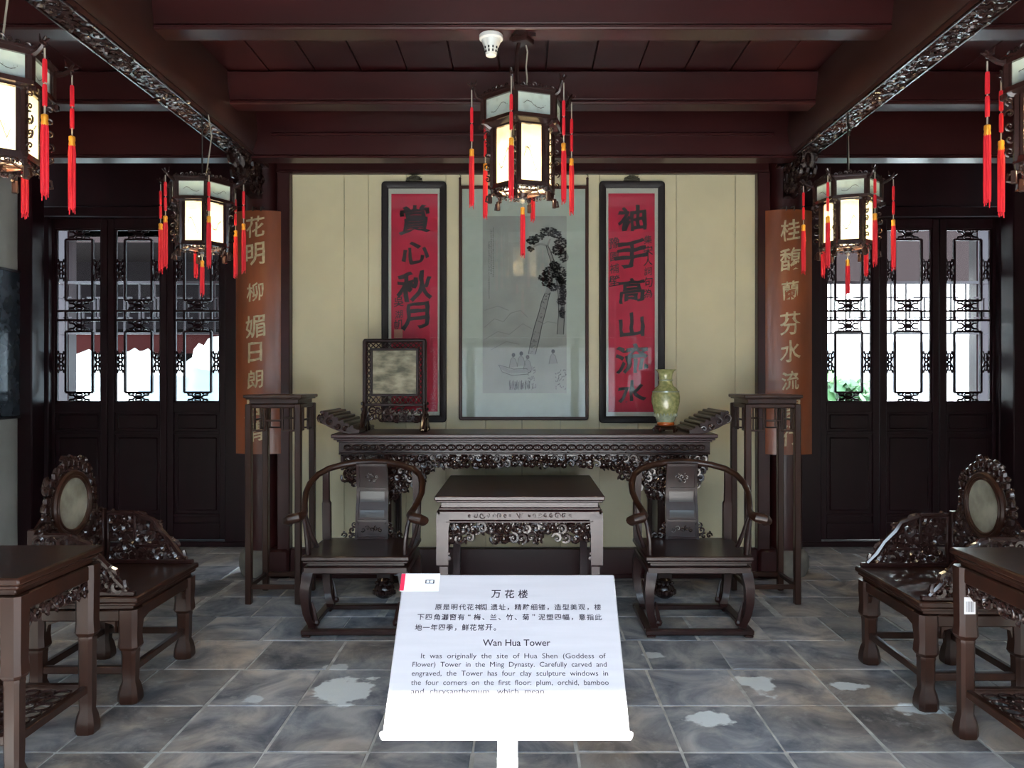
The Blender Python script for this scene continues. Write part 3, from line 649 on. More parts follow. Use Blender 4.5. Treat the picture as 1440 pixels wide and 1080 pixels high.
    for k in range(6):
        bt.tube([V(Rb, k, Z(zb0)-.02), V(0, k, Z(zb0)-.03)], .007, 4)
        A, B = V(Rb*.6, k, Z(zb0)-.028), V(Rb*.6, k+1, Z(zb0)-.028); bt.tube([A, B], .006, 4)
        bt.box(*[f for f in (lambda c: (c[0]-.010, c[0]+.010, c[1]-.010, c[1]+.010, Z(zb0)-.095, Z(zb0)-.045))(V(Rb+.012, k, 0))], .003)
        bt.tube([V(Rb-.01, k, Z(zb0)-.05), V(Rb+.03, k, Z(zb0)-.06), V(Rb+.035, k, Z(zb0)-.085), V(Rb+.012, k, Z(zb0)-.09)], .006, 5)
    bt.lathe([(.02, Z(zb0)-.05), (.03, Z(zb0)-.03), (.02, Z(zb0)-.012)], 10)
    bt.build('base_fretwork', WOOD2, e)
    MB().ball((0, 0, Z(zb0)+.06), .028, n=12).build('bulb', BULB, e, label='glowing bulb')
    for k in range(6):
        x, y, _ = V(Rt, k, 0); tassel(e, x, y, Z(ztip)-.02, Z(ztas[0]), Z(ztas[1]), [(Z(a), Z(c)) for a, c in tas], seed=k+1)
    z = tass_low; tassel(e, 0, 0, Z(zb0)-.05, Z(z[0]), Z(z[1]), seed=9, bead=True)
    # hanging gear
    h = MB()
    if center:
        h.lathe([(.055, Z(hang)-.045), (.062, Z(hang)-.04), (.062, Z(hang)-.004), (.055, Z(hang))], 4); h.box(-.055, .055, -.05, .05, Z(hang)-.02, Z(hang))
        h.tube([(-.03, 0, Z(zc1)+.06), (-.032, 0, Z(hang)-.1), (-.02, 0, Z(hang)-.04)], .011, 8)
        h.build('ceiling_rose_and_rod', WOOD, e)
        MB().tube([(.02, .01, Z(hang)-.04), (.03, .01, Z(hang)-.08), (.022, .01, Z(hang)-.16), (.028, .01, Z(hang)-.22), (.02, 0, Z(zc1)+.05)], .004, 6).build('power_cable', CORD, e)
    else:
        h.tube([(0, 0, Z(zc1)+.07), (0, 0, Z(hang)-.10), (.02, 0, Z(hang)-.06), (.04, 0, Z(hang)-.09), (.02, 0, Z(hang)-.13), (0, 0, Z(hang)-.11)], .005, 6)
        h.tube([(0, 0, Z(hang)-.08), (0, 0, Z(hang)+.01)], .006, 6); h.build('iron_hook', IRON, e)
        MB().tube([(.03, .02, Z(hang)+.01), (.05, .02, Z(hang)-.12), (.02, 0, Z(zc1)+.04)], .004, 6).build('power_cable', CORD, e)
    return e
lantern('palace_lantern', (0, 4.02, 2.4), math.radians(18.2), 'ornate hexagonal palace lantern hanging in the middle before the pine painting', 'hexagonal palace lanterns',
        .275, .215, .165, 2.935, 2.825, 2.79, 2.50, 3.00, (2.68, 2.395), [(2.89, 2.815), (2.805, 2.72)], 3.30, True, (2.40, 2.155))
SL = lantern('palace_lantern', (-1.945, 4.66, 2.3), math.radians(1), 'small hexagonal palace lantern hanging before the left column', 'hexagonal palace lanterns',
        .250, .185, .150, 2.665, 2.57, 2.55, 2.315, 2.70, (2.445, 2.16), [(2.64, 2.56), (2.55, 2.475)], 3.10, False, (2.22, 2.02))
for loc, ang, lab in (((1.955, 4.62, 2.3), 42, 'small hexagonal palace lantern hanging before the right column'),
                      ((-1.94, 2.82, 2.3), 40.8, 'hexagonal palace lantern nearest the camera at upper left, cut off by the photo edge'),
                      ((1.97, 2.80, 2.3), 48, 'hexagonal palace lantern nearest the camera at upper right, cut off by the photo edge')):
    o = copy_tree(SL); o.location = loc; o.rotation_euler.z = math.radians(ang); o['label'] = lab
# smoke detector
sd = empty('smoke_detector', (-.165, 4.02, 3.30), 0, 'white plastic smoke detector on the front beam beside the lantern rose', 'smoke detector')
MB().lathe([(.055, -.028), (.062, -.022), (.062, -.004), (.058, 0)], 28).build('base', WPLAS, sd)
MB().lathe([(.020, -.112), (.027, -.108), (.034, -.075), (.048, -.04), (.05, -.028)], 24).build('sensor_head', WPLAS, sd)
b = MB()
for row, zz, rr in ((0, -.072, .0365), (1, -.090, .0325)):
    for i in range(10):
        a = i*PI/5; b.box(rr*math.cos(a)-.004, rr*math.cos(a)+.004, rr*math.sin(a)-.004, rr*math.sin(a)+.004, zz-.005, zz+.005)
b.build('vent_slots', DPLAS, sd)

# ================================================================== WALL HANGINGS
YW = 5.85
def framed(name, x0, x1, y0, y1, label, cat, fm, fw, mount, inner, art_m, rad=.02, dp=.035):
    """px rectangle of the outer frame; inner = px rectangle of the sheet"""
    Y = YW-.04; X0, X1, Z1, Z0 = PX(x0, Y), PX(x1, Y), PZ(y0, Y), PZ(y1, Y); cx = (X0+X1)/2
    e = empty(name, (cx, YW, Z0), 0, label, cat); w, h = (X1-X0)/2, Z1-Z0
    b = MB(); t = fw*Y/1080
    def rr(ins, y):   # rounded rectangle loop
        out = []; r = max(.001, rad-ins*.6)
        for (sx, sz, a0) in ((1, 1, 0), (-1, 1, 90), (-1, -1, 180), (1, -1, 270)):
            for q in (0, 30, 60, 90):
                a = math.radians(a0+q); out.append((sx*(w-ins-r)+r*math.cos(a), y, (h/2)+sz*(h/2-ins-r)+r*math.sin(a)))
        return out
    b.loft([rr(.0, -.002), rr(0, -dp+.006), rr(.006, -dp), rr(t-.006, -dp), rr(t, -dp+.006), rr(t, -.002)], caps=False)
    b.build('frame', fm, e)
    ix0, ix1, iy0, iy1 = inner
    MB().box(-w+t*.8, w-t*.8, -.014, -.002, t*.8, h-t*.8).build('mount', mount, e)
    sx0, sx1, sz1, sz0 = PX(ix0, Y)-cx, PX(ix1, Y)-cx, PZ(iy0, Y)-Z0, PZ(iy1, Y)-Z0
    sh = MB().box(sx0, sx1, -.0155, -.013, sz0, sz1).build('sheet', art_m, e)
    MB().box(-w+t*.8, w-t*.8, -.024, -.022, t*.8, h-t*.8).build('glass', PGLASS, e)
    F = lambda u, v, w_: ((u-735)*Y/1080-cx, -.0165-w_, PZ(v, Y)-Z0)   # pixel -> local
    return e, sh, F
def hook_plate(e, xo, z):
    b = MB(); F = lambda u, v, w: (xo+u, -.012-w, z+v)
    for u in (-.05, -.025, 0, .025, .05): curl(b, F, u, .015+.02*(1-abs(u)/.05), .018, random.Random(int(u*1000)+80), .005)
    b.prism([(-.07, -.012), (.07, -.012), (.055, .02), (.02, .045), (-.02, .045), (-.055, .02)], lambda u, v: (xo+u, -.002, z+v), lambda u, v: (xo+u, -.010, z+v))
    b.build('bronze_hanger', BRASS, e, label='bronze cloud-shaped hanger')
def calli(F, par, chars, xs, y0, dy, size, seed, off=.024, sx=1.15, brush=.055, shear=.14):
    for i, ch in enumerate(chars):
        mb = MB(); put_text(mb, lambda u, v, w: F(xs+(u), (y0+dy*i if not isinstance(dy, (list, tuple)) else dy[i])-v, w), ch, 0, 0, size*(1+.12*math.sin(seed*3+i*2.1)), off, sx, brush, shear, seed+i*1.37); mb.build('brush_character', INK, par, smooth=0)
# left scroll
e, sh, F = framed('calligraphy_scroll', 536, 627.5, 254.5, 594, 'crimson calligraphy scroll in black frame partly hidden by the small screen', 'scroll', BLACKF, 9.5, WHITEP, (549.5, 615, 271.5, 579), REDP, .025)
hook_plate(e, 0, PZ(254, 5.81)-PZ(594, 5.81)+.005)
calli(F, sh, '賞心秋月', 583, 0, [308, 354, 402, 444], 40, 1); calli(F, sh, '吳湖帆', 560, 0, [424, 442, 456], 14, 5, off=.01, brush=.03, sx=.95)
m = MB(); m.box(F(553.5, 0, 0)[0], F(565.5, 0, 0)[0], -.0166, -.016, F(0, 475, 0)[2], F(0, 463, 0)[2]); m.build('seal', mat('faded_seal', (.55, .22, .15), .7), sh)
# right scroll
e, sh, F = framed('calligraphy_scroll', 843, 935.5, 254, 595, 'crimson calligraphy scroll in black frame behind the vase', 'scroll', BLACKF, 9.5, WHITEP, (856, 921.5, 271, 579.5), REDP, .025)
hook_plate(e, 0, PZ(254, 5.81)-PZ(595, 5.81)+.005)
m = MB(); calli(F, sh, '袖手高山流水', 889, 0, [306, 356, 408, 457, 505, 552], 38, 2)
calli(F, sh, '集宋人詞句為', 912, 0, [336, 352, 366, 381, 396, 412], 14, 8, off=.01, brush=.03, sx=.95); calli(F, sh, '豫園補壁', 864.5, 0, [341, 360, 377, 394], 15, 11, off=.01, brush=.03, sx=.95)
# centre painting
e, sh, F = framed('pine_painting', 645, 828, 260, 591, 'large ink painting of a pine and boat behind glass in thin brown frame', 'painting', BROWNF, 4.6, MOUNT, (678.5, 797, 303, 553), PAPER, .018, .03)
b = MB()
for px in (646.5, 826.5):
    x, _, z = F(px, 0, 0)[0], 0, F(0, 251, 0)[2]; zb = F(0, 262, 0)[2]
    b.tube([(x, -.015, zb-.02), (x, -.015, z)], .009, 8); b.ball((x, -.015, z+.006), .011, n=8)
b.build('side_finials', BROWNF, e)
b = MB()
for px in (646.5, 826.5):
    x, z = F(px, 0, 0)[0], F(0, 248, 0)[2]; b.tube([(x, -.015, z-.01), (x+.006, -.012, z+.012), (x-.004, -.008, z+.022), (x, -.004, z+.03)], .003, 5)
b.build('wire_hook', IRON, e)
rnd = random.Random(11)
def ribbon(mb, F, pts, wd):
    k = len(pts); ws = wd if isinstance(wd, (list, tuple)) else [wd]*k; L = []; Rr = []
    for i in range(k):
        a, c = pts[max(0, i-1)], pts[min(k-1, i+1)]; n = Vector((-(c[1]-a[1]), c[0]-a[0]))
        n = n.normalized()*ws[i]/2 if n.length else Vector((0, 0)); L.append(F(pts[i][0]+n.x, pts[i][1]+n.y, 0)); Rr.append(F(pts[i][0]-n.x, pts[i][1]-n.y, 0))
    mb.add(L+Rr, [(i, i+1, k+i+1, k+i) for i in range(k-1)])
lt = MB(); dk = MB(); Fd = lambda u, v, w: tuple(Vector(F(u, v, 0))+Vector((0, -.0004, 0))); Fe = lambda u, v, w: tuple(Vector(F(u, v, 0))+Vector((0, -.0008, 0)))
trunk = [(748, 498), (752, 480), (757, 458), (763, 437), (766, 424), (770, 412)]
ribbon(lt, Fd, trunk, [10, 11, 10, 9, 9, 7]); ribbon(lt, Fd, [(770, 412), (774, 398), (777, 385), (779, 372)], [7, 6.5, 6, 6]); ribbon(lt, Fd, [(779, 372), (774, 355), (770, 345), (760, 342), (750, 346)], [6, 4.5, 3.5, 3, 2]); ribbon(lt, Fd, [(770, 345), (774, 335)], [3, 2]); ribbon(lt, Fd, [(788, 470), (790, 440), (789, 415), (786, 395), (780, 372)], [10, 9, 8, 7, 6])
for side in (-1, 1): ribbon(dk, Fe, [(x+side*w/2, y) for (x, y), w in zip(trunk, [10, 11, 10, 9, 9, 7])], 1.0); ribbon(dk, Fe, [(788+side*4.5, 470), (790+side*4.2, 440), (789+side*3.8, 415), (786+side*3, 395), (779+side*2.6, 372), (772+side*2, 352), (769+side, 344)], .9)
for i in range(46):
    t = rnd.random(); j = min(4, int(t*5)); x = trunk[j][0]+(trunk[j+1][0]-trunk[j][0])*(t*5-j)+rnd.uniform(-4, 4); y = trunk[j][1]+(trunk[j+1][1]-trunk[j][1])*(t*5-j)
    ribbon(dk, Fe, [(x-.9, y), (x-.5, y-1.1), (x+.6, y-1.0), (x+.9, y)], .45)
for (cx, cy, rx, ry, n) in ((772, 326, 13, 6, 70), (749, 338, 9, 6, 50), (746, 350, 5, 4, 24), (789, 342, 10, 9, 60), (793, 360, 7, 9, 40), (773, 384, 10, 9, 60), (770, 398, 8, 6, 36), (789, 386, 9, 12, 70), (792, 412, 6, 10, 40), (783, 330, 8, 5, 30), (790, 424, 6, 6, 30), (784, 352, 9, 7, 50), (781, 374, 8, 7, 50), (791, 398, 5, 8, 40), (764, 390, 7, 5, 36), (757, 334, 8, 5, 30), (779, 404, 7, 6, 36), (791, 440, 4, 8, 24)):
    lt.add([Fd(cx+rx*math.cos(k*PI/7)*rnd.uniform(.8, 1.05), cy+ry*math.sin(k*PI/7)*rnd.uniform(.8, 1.05), 0) for k in range(14)], [tuple(range(14))])
    for i in range(int(n*1.3)):
        a = rnd.uniform(0, 2*PI); q = math.sqrt(rnd.random()); x, y = min(795.5, cx+rx*q*math.cos(a)), cy+ry*q*math.sin(a)
        for s in (-1.1, -.4, .4, 1.1): ribbon(dk, Fe, [(x, y), (x+s*1.3, y-1.8+abs(s)*.4)], .7)
# hills, boat, figures, reeds, inscription marks
for pts in ([(681, 460), (695, 448), (708, 452), (718, 440), (732, 436), (742, 446)], [(683, 476), (700, 466), (716, 470), (735, 455), (748, 462)], [(752, 462), (770, 452), (795, 456)], [(681, 436), (700, 430), (715, 436)], [(690, 492), (712, 480), (730, 484)]):
    ribbon(lt, Fe, pts, 1.0)
ribbon(dk, Fe, [(701, 513), (706, 523), (720, 528), (742, 526), (752, 516), (744, 518), (722, 519), (701, 513)], .8)
ribbon(lt, Fe, [(703, 515), (715, 522), (738, 522), (750, 517)], 5)
for cx, cy in ((722, 504), (733, 502), (742, 507), (778, 499)):
    poly = [(cx-6, cy+13), (cx-4, cy+2), (cx-1, cy-2), (cx+3, cy+1), (cx+6, cy+12)]; lt.add([Fd(u, v, 0) for u, v in poly], [tuple(range(5))]); ribbon(dk, Fe, poly, .6)
    dk.add([Fe(cx+2.6*math.cos(k*PI/5), cy-5+3*math.sin(k*PI/5), 0) for k in range(10)], [tuple(range(10))])
for i in range(60):
    x = rnd.uniform(716, 748); ribbon(dk, Fe, [(x, 549-rnd.uniform(0, 4)), (x+rnd.uniform(-2, 2), 540-rnd.uniform(0, 6))], .45)
for i in range(70):
    x = rnd.uniform(782, 796) if i % 2 else rnd.uniform(742, 754); y = rnd.uniform(520, 548); ribbon(dk, Fe, [(x, y), (x+rnd.uniform(-2, 2), y-2)], .8)
for cx, y0, y1 in ((687.5, 340, 420), (690.5, 322, 385), (693.5, 320, 388)):
    y = y0
    while y < y1:
        for q in range(3): ribbon(dk, Fe, [(cx+rnd.uniform(-1, 0), y+rnd.uniform(-.9, .9)), (cx+rnd.uniform(0, 1), y+rnd.uniform(-.9, .9))], .38)
        y += 2.7
lt.build('pale_wash', INKL, sh, smooth=0); dk.build('ink_strokes', INKP, sh, smooth=0)

# gilt couplet boards hung on the columns
def couplet(px0, px1, py0, py1, colx, chars, ys, label, cxp):
    Y = 5.77; X0, X1, Z1, Z0 = PX(px0, Y), PX(px1, Y), PZ(py0, Y), PZ(py1, Y); w = (X1-X0)/2; cx = (X0+X1)/2; RR = .30
    e = empty('couplet_board', (cx, 5.795, Z0), 0, label, 'board', 'gilt couplet boards on the columns')
    am = math.asin(w/RR); N = 14; h = Z1-Z0
    arc = lambda r, t: (r*math.sin(t), -(r*math.cos(t)-RR*math.cos(am)) -.0)
    sec = []
    for t in [am*(2*i/N-1) for i in range(N+1)]: sec.append(arc(RR, t))
    for t in [am*(1-2*i/N) for i in range(N+1)]: sec.append(arc(RR-.02, t))
    b = MB().loft([[(x, y, 0) for x, y in sec], [(x, y, h) for x, y in sec]]); b.build('curved_board', BOARD, e)
    def F(u, v, w_):
        X = (u-735)*Y/1080-cx; t = math.asin(max(-.99, min(.99, X/RR))); x, y = arc(RR+.0022+w_, t); return (x, y, PZ(v, Y)-Z0)
    for i, (ch, y) in enumerate(zip(chars, ys)):
        m = MB(); put_text(m, lambda u, v, w_: F(cxp+u, y-v, w_), ch, 0, 0, 31*(1+.12*math.sin(i*2.3)), .012, .92, .05, .14, i*1.9+px0)
        m.build('gilt_character', GOLD, e, smooth=0)
    b = MB()
    for dx in (-.03, .03): b.tube([(dx, -.07, h-.01), (dx, -.08, h+.02), (dx, -.0, h+.03)], .004, 5)
    b.build('iron_hanger', IRON, e)
couplet(330, 398.5, 297, 638, 371, '花明柳媚日朗風清', [320, 358, 411, 459, 496, 533, 572, 606], 'orange-brown gilt calligraphy board on the column left of the cream wall', 361)
couplet(1073, 1143.5, 296, 639, 1105, '桂馥蘭芬水流雲行', [325, 366, 409, 455, 494, 535, 574, 611], 'orange-brown gilt calligraphy board on the column right of the cream wall', 1109)
# dark stone panel on the left wall
sp = empty('stone_panel', (-4.395, 6.4, 1.18), 0, 'black polished stone picture panel on the left plaster wall', 'panel')
MB().box(0, .02, -1.4, .42, 0, 1.24, .003).build('slab', BLKST, sp)
MB().box(0, .028, -1.42, .44, -.02, 0, .003).box(0, .028, -1.42, .44, 1.24, 1.26, .003).box(0, .028, .42, .44, 0, 1.24, .003).box(0, .028, -1.42, -1.4, 0, 1.24, .003).build('frame', BLACKF, sp)

# ================================================================== ALTAR TABLE and what stands on it
def altar():
    e = empty('altar_table', (.012, 5.46, 0), 0, 'long dark carved altar table with upturned scroll ends against the cream wall', 'table')
    yf = -.27; yb = .28; ZT = 1.127
    MB().box(-1.31, 1.31, yf, yb, ZT-.028, ZT, .006).box(-1.295, 1.295, yf+.012, yb, ZT-.042, ZT-.028, .004).box(-1.275, 1.275, yf+.025, yb, ZT-.056, ZT-.042, .004).build('tabletop', WOODT, e)
    f = MB().box(-1.265, 1.265, yf+.045, yf+.065, ZT-.13, ZT-.056, .002).box(-1.265, 1.265, yf+.035, yf+.07, ZT-.142, ZT-.13, .003).box(-1.265, -1.245, yf+.05, yb-.02, ZT-.142, ZT-.056).box(1.245, 1.265, yf+.05, yb-.02, ZT-.142, ZT-.056)
    n = 42
    for i in range(n):
        x = -1.23+2.46*(i+.5)/n; f.tube([(x+.027*math.cos(k*PI/5), yf+.043, ZT-.093+.017*math.sin(k*PI/5)) for k in range(11)], .0058, 5); f.ball((x, yf+.043, ZT-.093), .011, sx=1.3, n=6)
    for z in (ZT-.118, ZT-.066): f.box(-1.262, 1.262, yf+.038, yf+.046, z-.003, z+.003)
    f.build('frieze', WOOD, e)
    c = MB(); F = lambda u, v, w: (u, yf+.055-w, v)
    def low(u):
        a = abs(u); d = abs(a-.96)
        base = ZT-.225 if a < .6 else ZT-.23
        if d < .36: base = min(base, ZT-.225-.26*(1-(d/.36))**.8)
        return base
    carve(c, F, lambda u, v: v > low(u), -1.23, 1.23, ZT-.50, ZT-.142, .044, seed=3, th=.0095, leaf=.9)
    carve(c, lambda u, v, w: (u, yf+.068-w, v), lambda u, v: v > low(u)+.01, -1.22, 1.22, ZT-.49, ZT-.145, .05, seed=33, th=.011, leaf=1)
    c.box(-1.25, 1.25, yf+.05, yf+.06, ZT-.152, ZT-.142)
    c.build('carved_apron', CARVE, e)
    for s in (-1, 1):
        for yy in (yf+.06, yb-.08):
            l = MB(); l.box(s*.96-.05, s*.96+.05, yy, yy+.05, .10, ZT-.142, .006)
            l.box(s*.96-.035, s*.96+.035, yy-.006, yy, .25, ZT-.3, .003)
            l.build('leg', WOOD, e)
            fo = MB(); fo.lathe([(.035, 0), (.055, .012), (.072, .04), (.07, .07), (.05, .10), (.055, .125), (.04, .14)], 12, cx=s*.96, cy=yy+.025)
            for k in range(5): a = PI+PI*(k+.5)/5; fo.ball((s*.96+.068*math.cos(a), yy+.025+.068*math.sin(a), .045), .018, sz=1.4, n=6)
            for k in range(6): a = PI+PI*(k+.5)/6; fo.ball((s*.96+.055*math.cos(a), yy+.025+.055*math.sin(a), .105), .014, n=6)
            fo.build('claw_foot', CARVE, e)
        MB().box(s*.96-.02, s*.96+.02, yf+.11, yb-.08, .3, .85).build('end_panel', WOOD, e)
        MB().box(s*1.235, s*1.255, yf+.05, yf+.075, ZT-.25, ZT-.14, .003).build('pendant_strip', WOOD, e)
        # upturned ribbed scroll end
        u = MB(); prof = [(0, 0), (.03, .035), (.075, .048), (.10, .075), (.145, .088), (.17, .115), (.215, .128), (.235, .145), (.27, .14), (.285, .11), (.27, .075), (.235, .06), (.2, .04), (.16, .025), (.12, .01), (.05, -.002)]
        X = lambda q: s*(1.115+q)
        u.loft([[(X(a), y, ZT+b_) for a, b_ in prof] for y in (yf+.02, yb-.01)])
        for i, (a, b_) in enumerate([(.015, .02), (.055, .046), (.088, .064), (.122, .085), (.158, .104), (.192, .125), (.225, .14), (.26, .146)]):
            u.tube([(X(a), yf+.015, ZT+b_), (X(a), yb-.01, ZT+b_)], .0125, 8)
        u.build('upturned_end', WOOD, e)
        v = MB(); G = lambda uu, vv, w: (X(uu), yf+.012-w, ZT+vv)
        for (uu, vv, r) in ((.255, .11, .035), (.20, .085, .028), (.15, .055, .024), (.10, .035, .018)): curl(v, G, uu, vv, r, random.Random(int(uu*100)), .008)
        v.build('end_carving', CARVE, e)
    return e
altar()
# table screen
def table_screen():
    e = empty('table_screen', (PX(555, 5.42), 5.42, 1.127), math.radians(-7), 'dark fretwork table screen with a landscape marble square on the altar table', 'screen')
    s = 5.42/1080; X = lambda px: (px-555)*s; Zz = lambda py: (607-py)*s
    f = MB(); w = .018
    x0, x1, z0, z1 = X(509), X(601), Zz(590), Zz(476)
    for a, c in ((x0, x0+.03), (x1-.03, x1)): f.box(a, c, -w, w, z0, z1-.012, .007)
    f.box(x0+.004, x1-.004, -w, w, z1-.028, z1, .009); f.box(x0, x1, -w, w, Zz(571), Zz(567), .004)
    f.build('outer_frame', WOOD, e)
    g = MB(); a0, a1, c0, c1 = X(520), X(590), Zz(557), Zz(489)
    g.box(a0, a0+.018, -.014, .014, c0, c1, .003).box(a1-.018, a1, -.014, .014, c0, c1, .003).box(a0, a1, -.014, .014, c1-.018, c1, .003).box(a0, a1, -.014, .014, c0, c0+.018, .003)
    g.build('inner_frame', WOOD, e)
    MB().box(a0+.015, a1-.015, -.006, .006, c0+.015, c1-.015).build('marble_panel', MARB, e, label='cream and grey landscape marble')
    # zigzag fret between frames
    h = MB(); ix0, ix1, iz0, iz1 = x0+.03, x1-.03, Zz(567), z1-.028
    def zz(p, q, n, r=.0042):
        P = Vector(p); Q = Vector(q)
        return P, Q
    def strip(u0, u1, v0, v1, vert):
        n = 11 if vert else 9
        for k in range(n):
            t0, t1 = k/n, (k+1)/n
            if vert:
                a, b_ = v0+(v1-v0)*t0, v0+(v1-v0)*t1; h.tube([(u0, 0, a), (u1, 0, b_)], .004, 5); h.tube([(u1, 0, a), (u0, 0, b_)], .004, 5)
            else:
                a, b_ = u0+(u1-u0)*t0, u0+(u1-u0)*t1; h.tube([(a, 0, v0), (b_, 0, v1)], .004, 5); h.tube([(b_, 0, v0), (a, 0, v1)], .004, 5)
    strip(ix0, a0, iz0, iz1, True); strip(a1, ix1, iz0, iz1, True); strip(a0, a1, c1, iz1, False); strip(a0, a1, iz0, c0, False)
    h.build('cracked_ice_fret', WOOD, e)
    lo = MB(); F = lambda u, v, w_: (u, -w_, v)
    carve(lo, F, lambda u, v: True, x0+.035, x1-.035, Zz(592), Zz(572), .05, seed=8, th=.0065, leaf=1)
    for k in range(7): xx = x0+.04+(x1-x0-.08)*(k+.5)/7; lo.tube([(xx+.03*math.cos(q*PI/4), 0, Zz(583)+.035*math.sin(q*PI/4)) for q in range(9)], .005, 5)
    lo.build('openwork_apron', WOOD, e)
    for s_ in (-1, 1):
        ft = MB(); cx = x0+.012 if s_ < 0 else x1-.012
        ft.box(cx-.02, cx+.02, -.02, .02, 0, .10, .006)
        for yy in (-1, 1):
            ft.tube([(cx, yy*.02, .20), (cx, yy*.035, .12), (cx, yy*.05, .06), (cx, yy*.075, .02)], [.008, .014, .018, .02], 7); ft.ball((cx, yy*.07, .018), .021, n=8, sz=.85)
            for zz_ in (.08, .12, .16, .2): ft.ball((cx+s_*.006, yy*.03, zz_), .015, n=6)
        ft.build('scroll_foot', CARVE, e)
table_screen()
# vase
v = empty('porcelain_vase', (PX(936, 5.42), 5.42, 1.127), 0, 'yellow-green porcelain baluster vase on a dark stand on the altar table', 'vase')
MB().lathe([(.052, .058), (.056, .062), (.06, .075), (.07, .10), (.085, .15), (.099, .21), (.1, .25), (.092, .285), (.075, .31), (.055, .325), (.047, .345), (.046, .38), (.05, .41), (.062, .43), (.073, .437), (.072, .441), (.058, .437), (.042, .40), (.04, .34)], 40).build('body', VASE, v)
b = MB().lathe([(.0606, .074), (.0716, .10), (.0762, .118), (.0745, .119), (.06, .08)], 40)
for k in range(20): a = 2*PI*k/20; b.ball((.0755*math.cos(a), .0755*math.sin(a), .122), .009, sz=1.8, n=6)
b.build('lappet_band', VASEL, v, label='pale lappet band')
MB().lathe([(.058, .046), (.061, .050), (.061, .066), (.057, .072)], 40).build('foot_ring', VASER, v, label='orange-red foot ring')
MB().lathe([(.0465, .36), (.052, .362), (.052, .368), (.0465, .37)], 32).lathe([(.094, .282), (.0965, .280), (.0955, .288), (.09, .29)], 40).build('collar_bands', VASEL, v)
b = MB().lathe([(.055, .018), (.075, .02), (.08, .03), (.07, .036), (.078, .044), (.06, .047)], 20)
for k in range(5): a = 2*PI*k/5+.3; b.tube([(.07*math.cos(a), .07*math.sin(a), .03), (.085*math.cos(a), .085*math.sin(a), .015), (.08*math.cos(a), .08*math.sin(a), 0)], [.01, .012, .009], 6)
b.build('wooden_stand', WOOD2, v)

# ================================================================== SQUARE TABLE
def square_table():
    e = empty('square_table', (-.018, 5.09, 0), 0, 'square dark hardwood table with carved openwork apron between the horseshoe chairs', 'table')
    H = .80; a = .51; d = .505
    MB().box(-a, a, -d, d, H-.028, H, .006).box(-a+.01, a-.01, -d+.01, d-.01, H-.04, H-.028, .004).build('tabletop', WOODT, e)
    MB().box(-a+.035, a-.035, -d+.035, d-.035, H-.075, H-.04, .004).box(-a+.022, a-.022, -d+.022, d-.022, H-.088, H-.072, .006).build('waist', WOODT, e)
    for k in range(4):
        M = Matrix.Rotation(k*PI/2, 4, 'Z'); q = d if k % 2 == 0 else a; h = a if k % 2 == 0 else d
        ap = MB().box(-h+.012, h-.012, -q+.012, -q+.04, H-.15, H-.088, .008, M)
        ap.box(-h+.07, h-.07, -q+.008, -q+.03, H-.160, H-.150, .003, M)
        if k == 0:
            F = lambda u, v, w: (u, -q+.011-w*.4, v)
            for sx in (-1, 1):
                for i, (u, r) in enumerate(((.30, .010), (.265, .015), (.225, .020), (.19, .013), (.155, .012), (.12, .017), (.085, .012), (.06, .008))):
                    curl(ap, F, sx*u, H-.118, r, random.Random(i), .0034, sgn=sx)
            for q2 in range(3): ap.tube([F(-.0, H-.135, .0), F(.018*(q2-1), H-.105, .004)], .003, 5)
        ap.build('apron', WOODT, e)
        op = MB(); F = lambda u, v, w, M=M, q=q: tuple(M @ Vector((u, -q+.03-w, v)))
        lowf = lambda u: H-.275+.02*math.cos(u/h*PI*2) + (-.012 if abs(u) > h*.72 else 0)
        carve(op, F, lambda u, v: v > H-.29+.035*abs(math.sin(u/h*PI)), -h+.085, h-.085, H-.285, H-.165, .052, seed=12+k, th=.0105, leaf=1)
        carve(op, lambda u, v, w, M=M, q=q: tuple(M @ Vector((u, -q+.038-w, v))), lambda u, v: v > H-.275+.035*abs(math.sin(u/h*PI)), -h+.075, h-.075, H-.27, H-.15, .045, seed=52+k, th=.010, leaf=1)
        op.box(-h+.068, -h+.076, -q+.02, -q+.034, H-.285, H-.155, .002, M).box(h-.076, h-.068, -q+.02, -q+.034, H-.285, H-.155, .002, M)
        for u in (-.30, -.15, 0, .15, .30):
            op.ball(F(u*h/.45, H-.215, .004), .024, n=8, sy=.5, sz=.9)
        op.build('openwork_apron', CARVE, e)
    for sx in (-1, 1):
        for sy in (-1, 1):
            l = MB(); cx, cy = sx*(a-.05), sy*(d-.05)
            secs = [(.075, .075, 0, H-.10), (.08, .08, 0, H-.15), (.072, .072, .003, H-.22), (.072, .072, .003, .385), (.05, .05, -.004, .372), (.05, .05, -.004, .12), (.06, .06, .0, .06), (.065, .065, .002, 0)]
            l.loft([rect_section(cx+sx*o, cy+sy*o, z, w_, w2) for w_, w2, o, z in secs])
            for dx, dy in ((-sx*.036, 0),): l.ball((cx+dx, cy+sy*.03, .425), .018, n=8, sy=.6); l.ball((cx+dx, cy+sy*.03, .455), .012, n=6)
            l.build('leg', WOODT, e, smooth=30)
square_table()

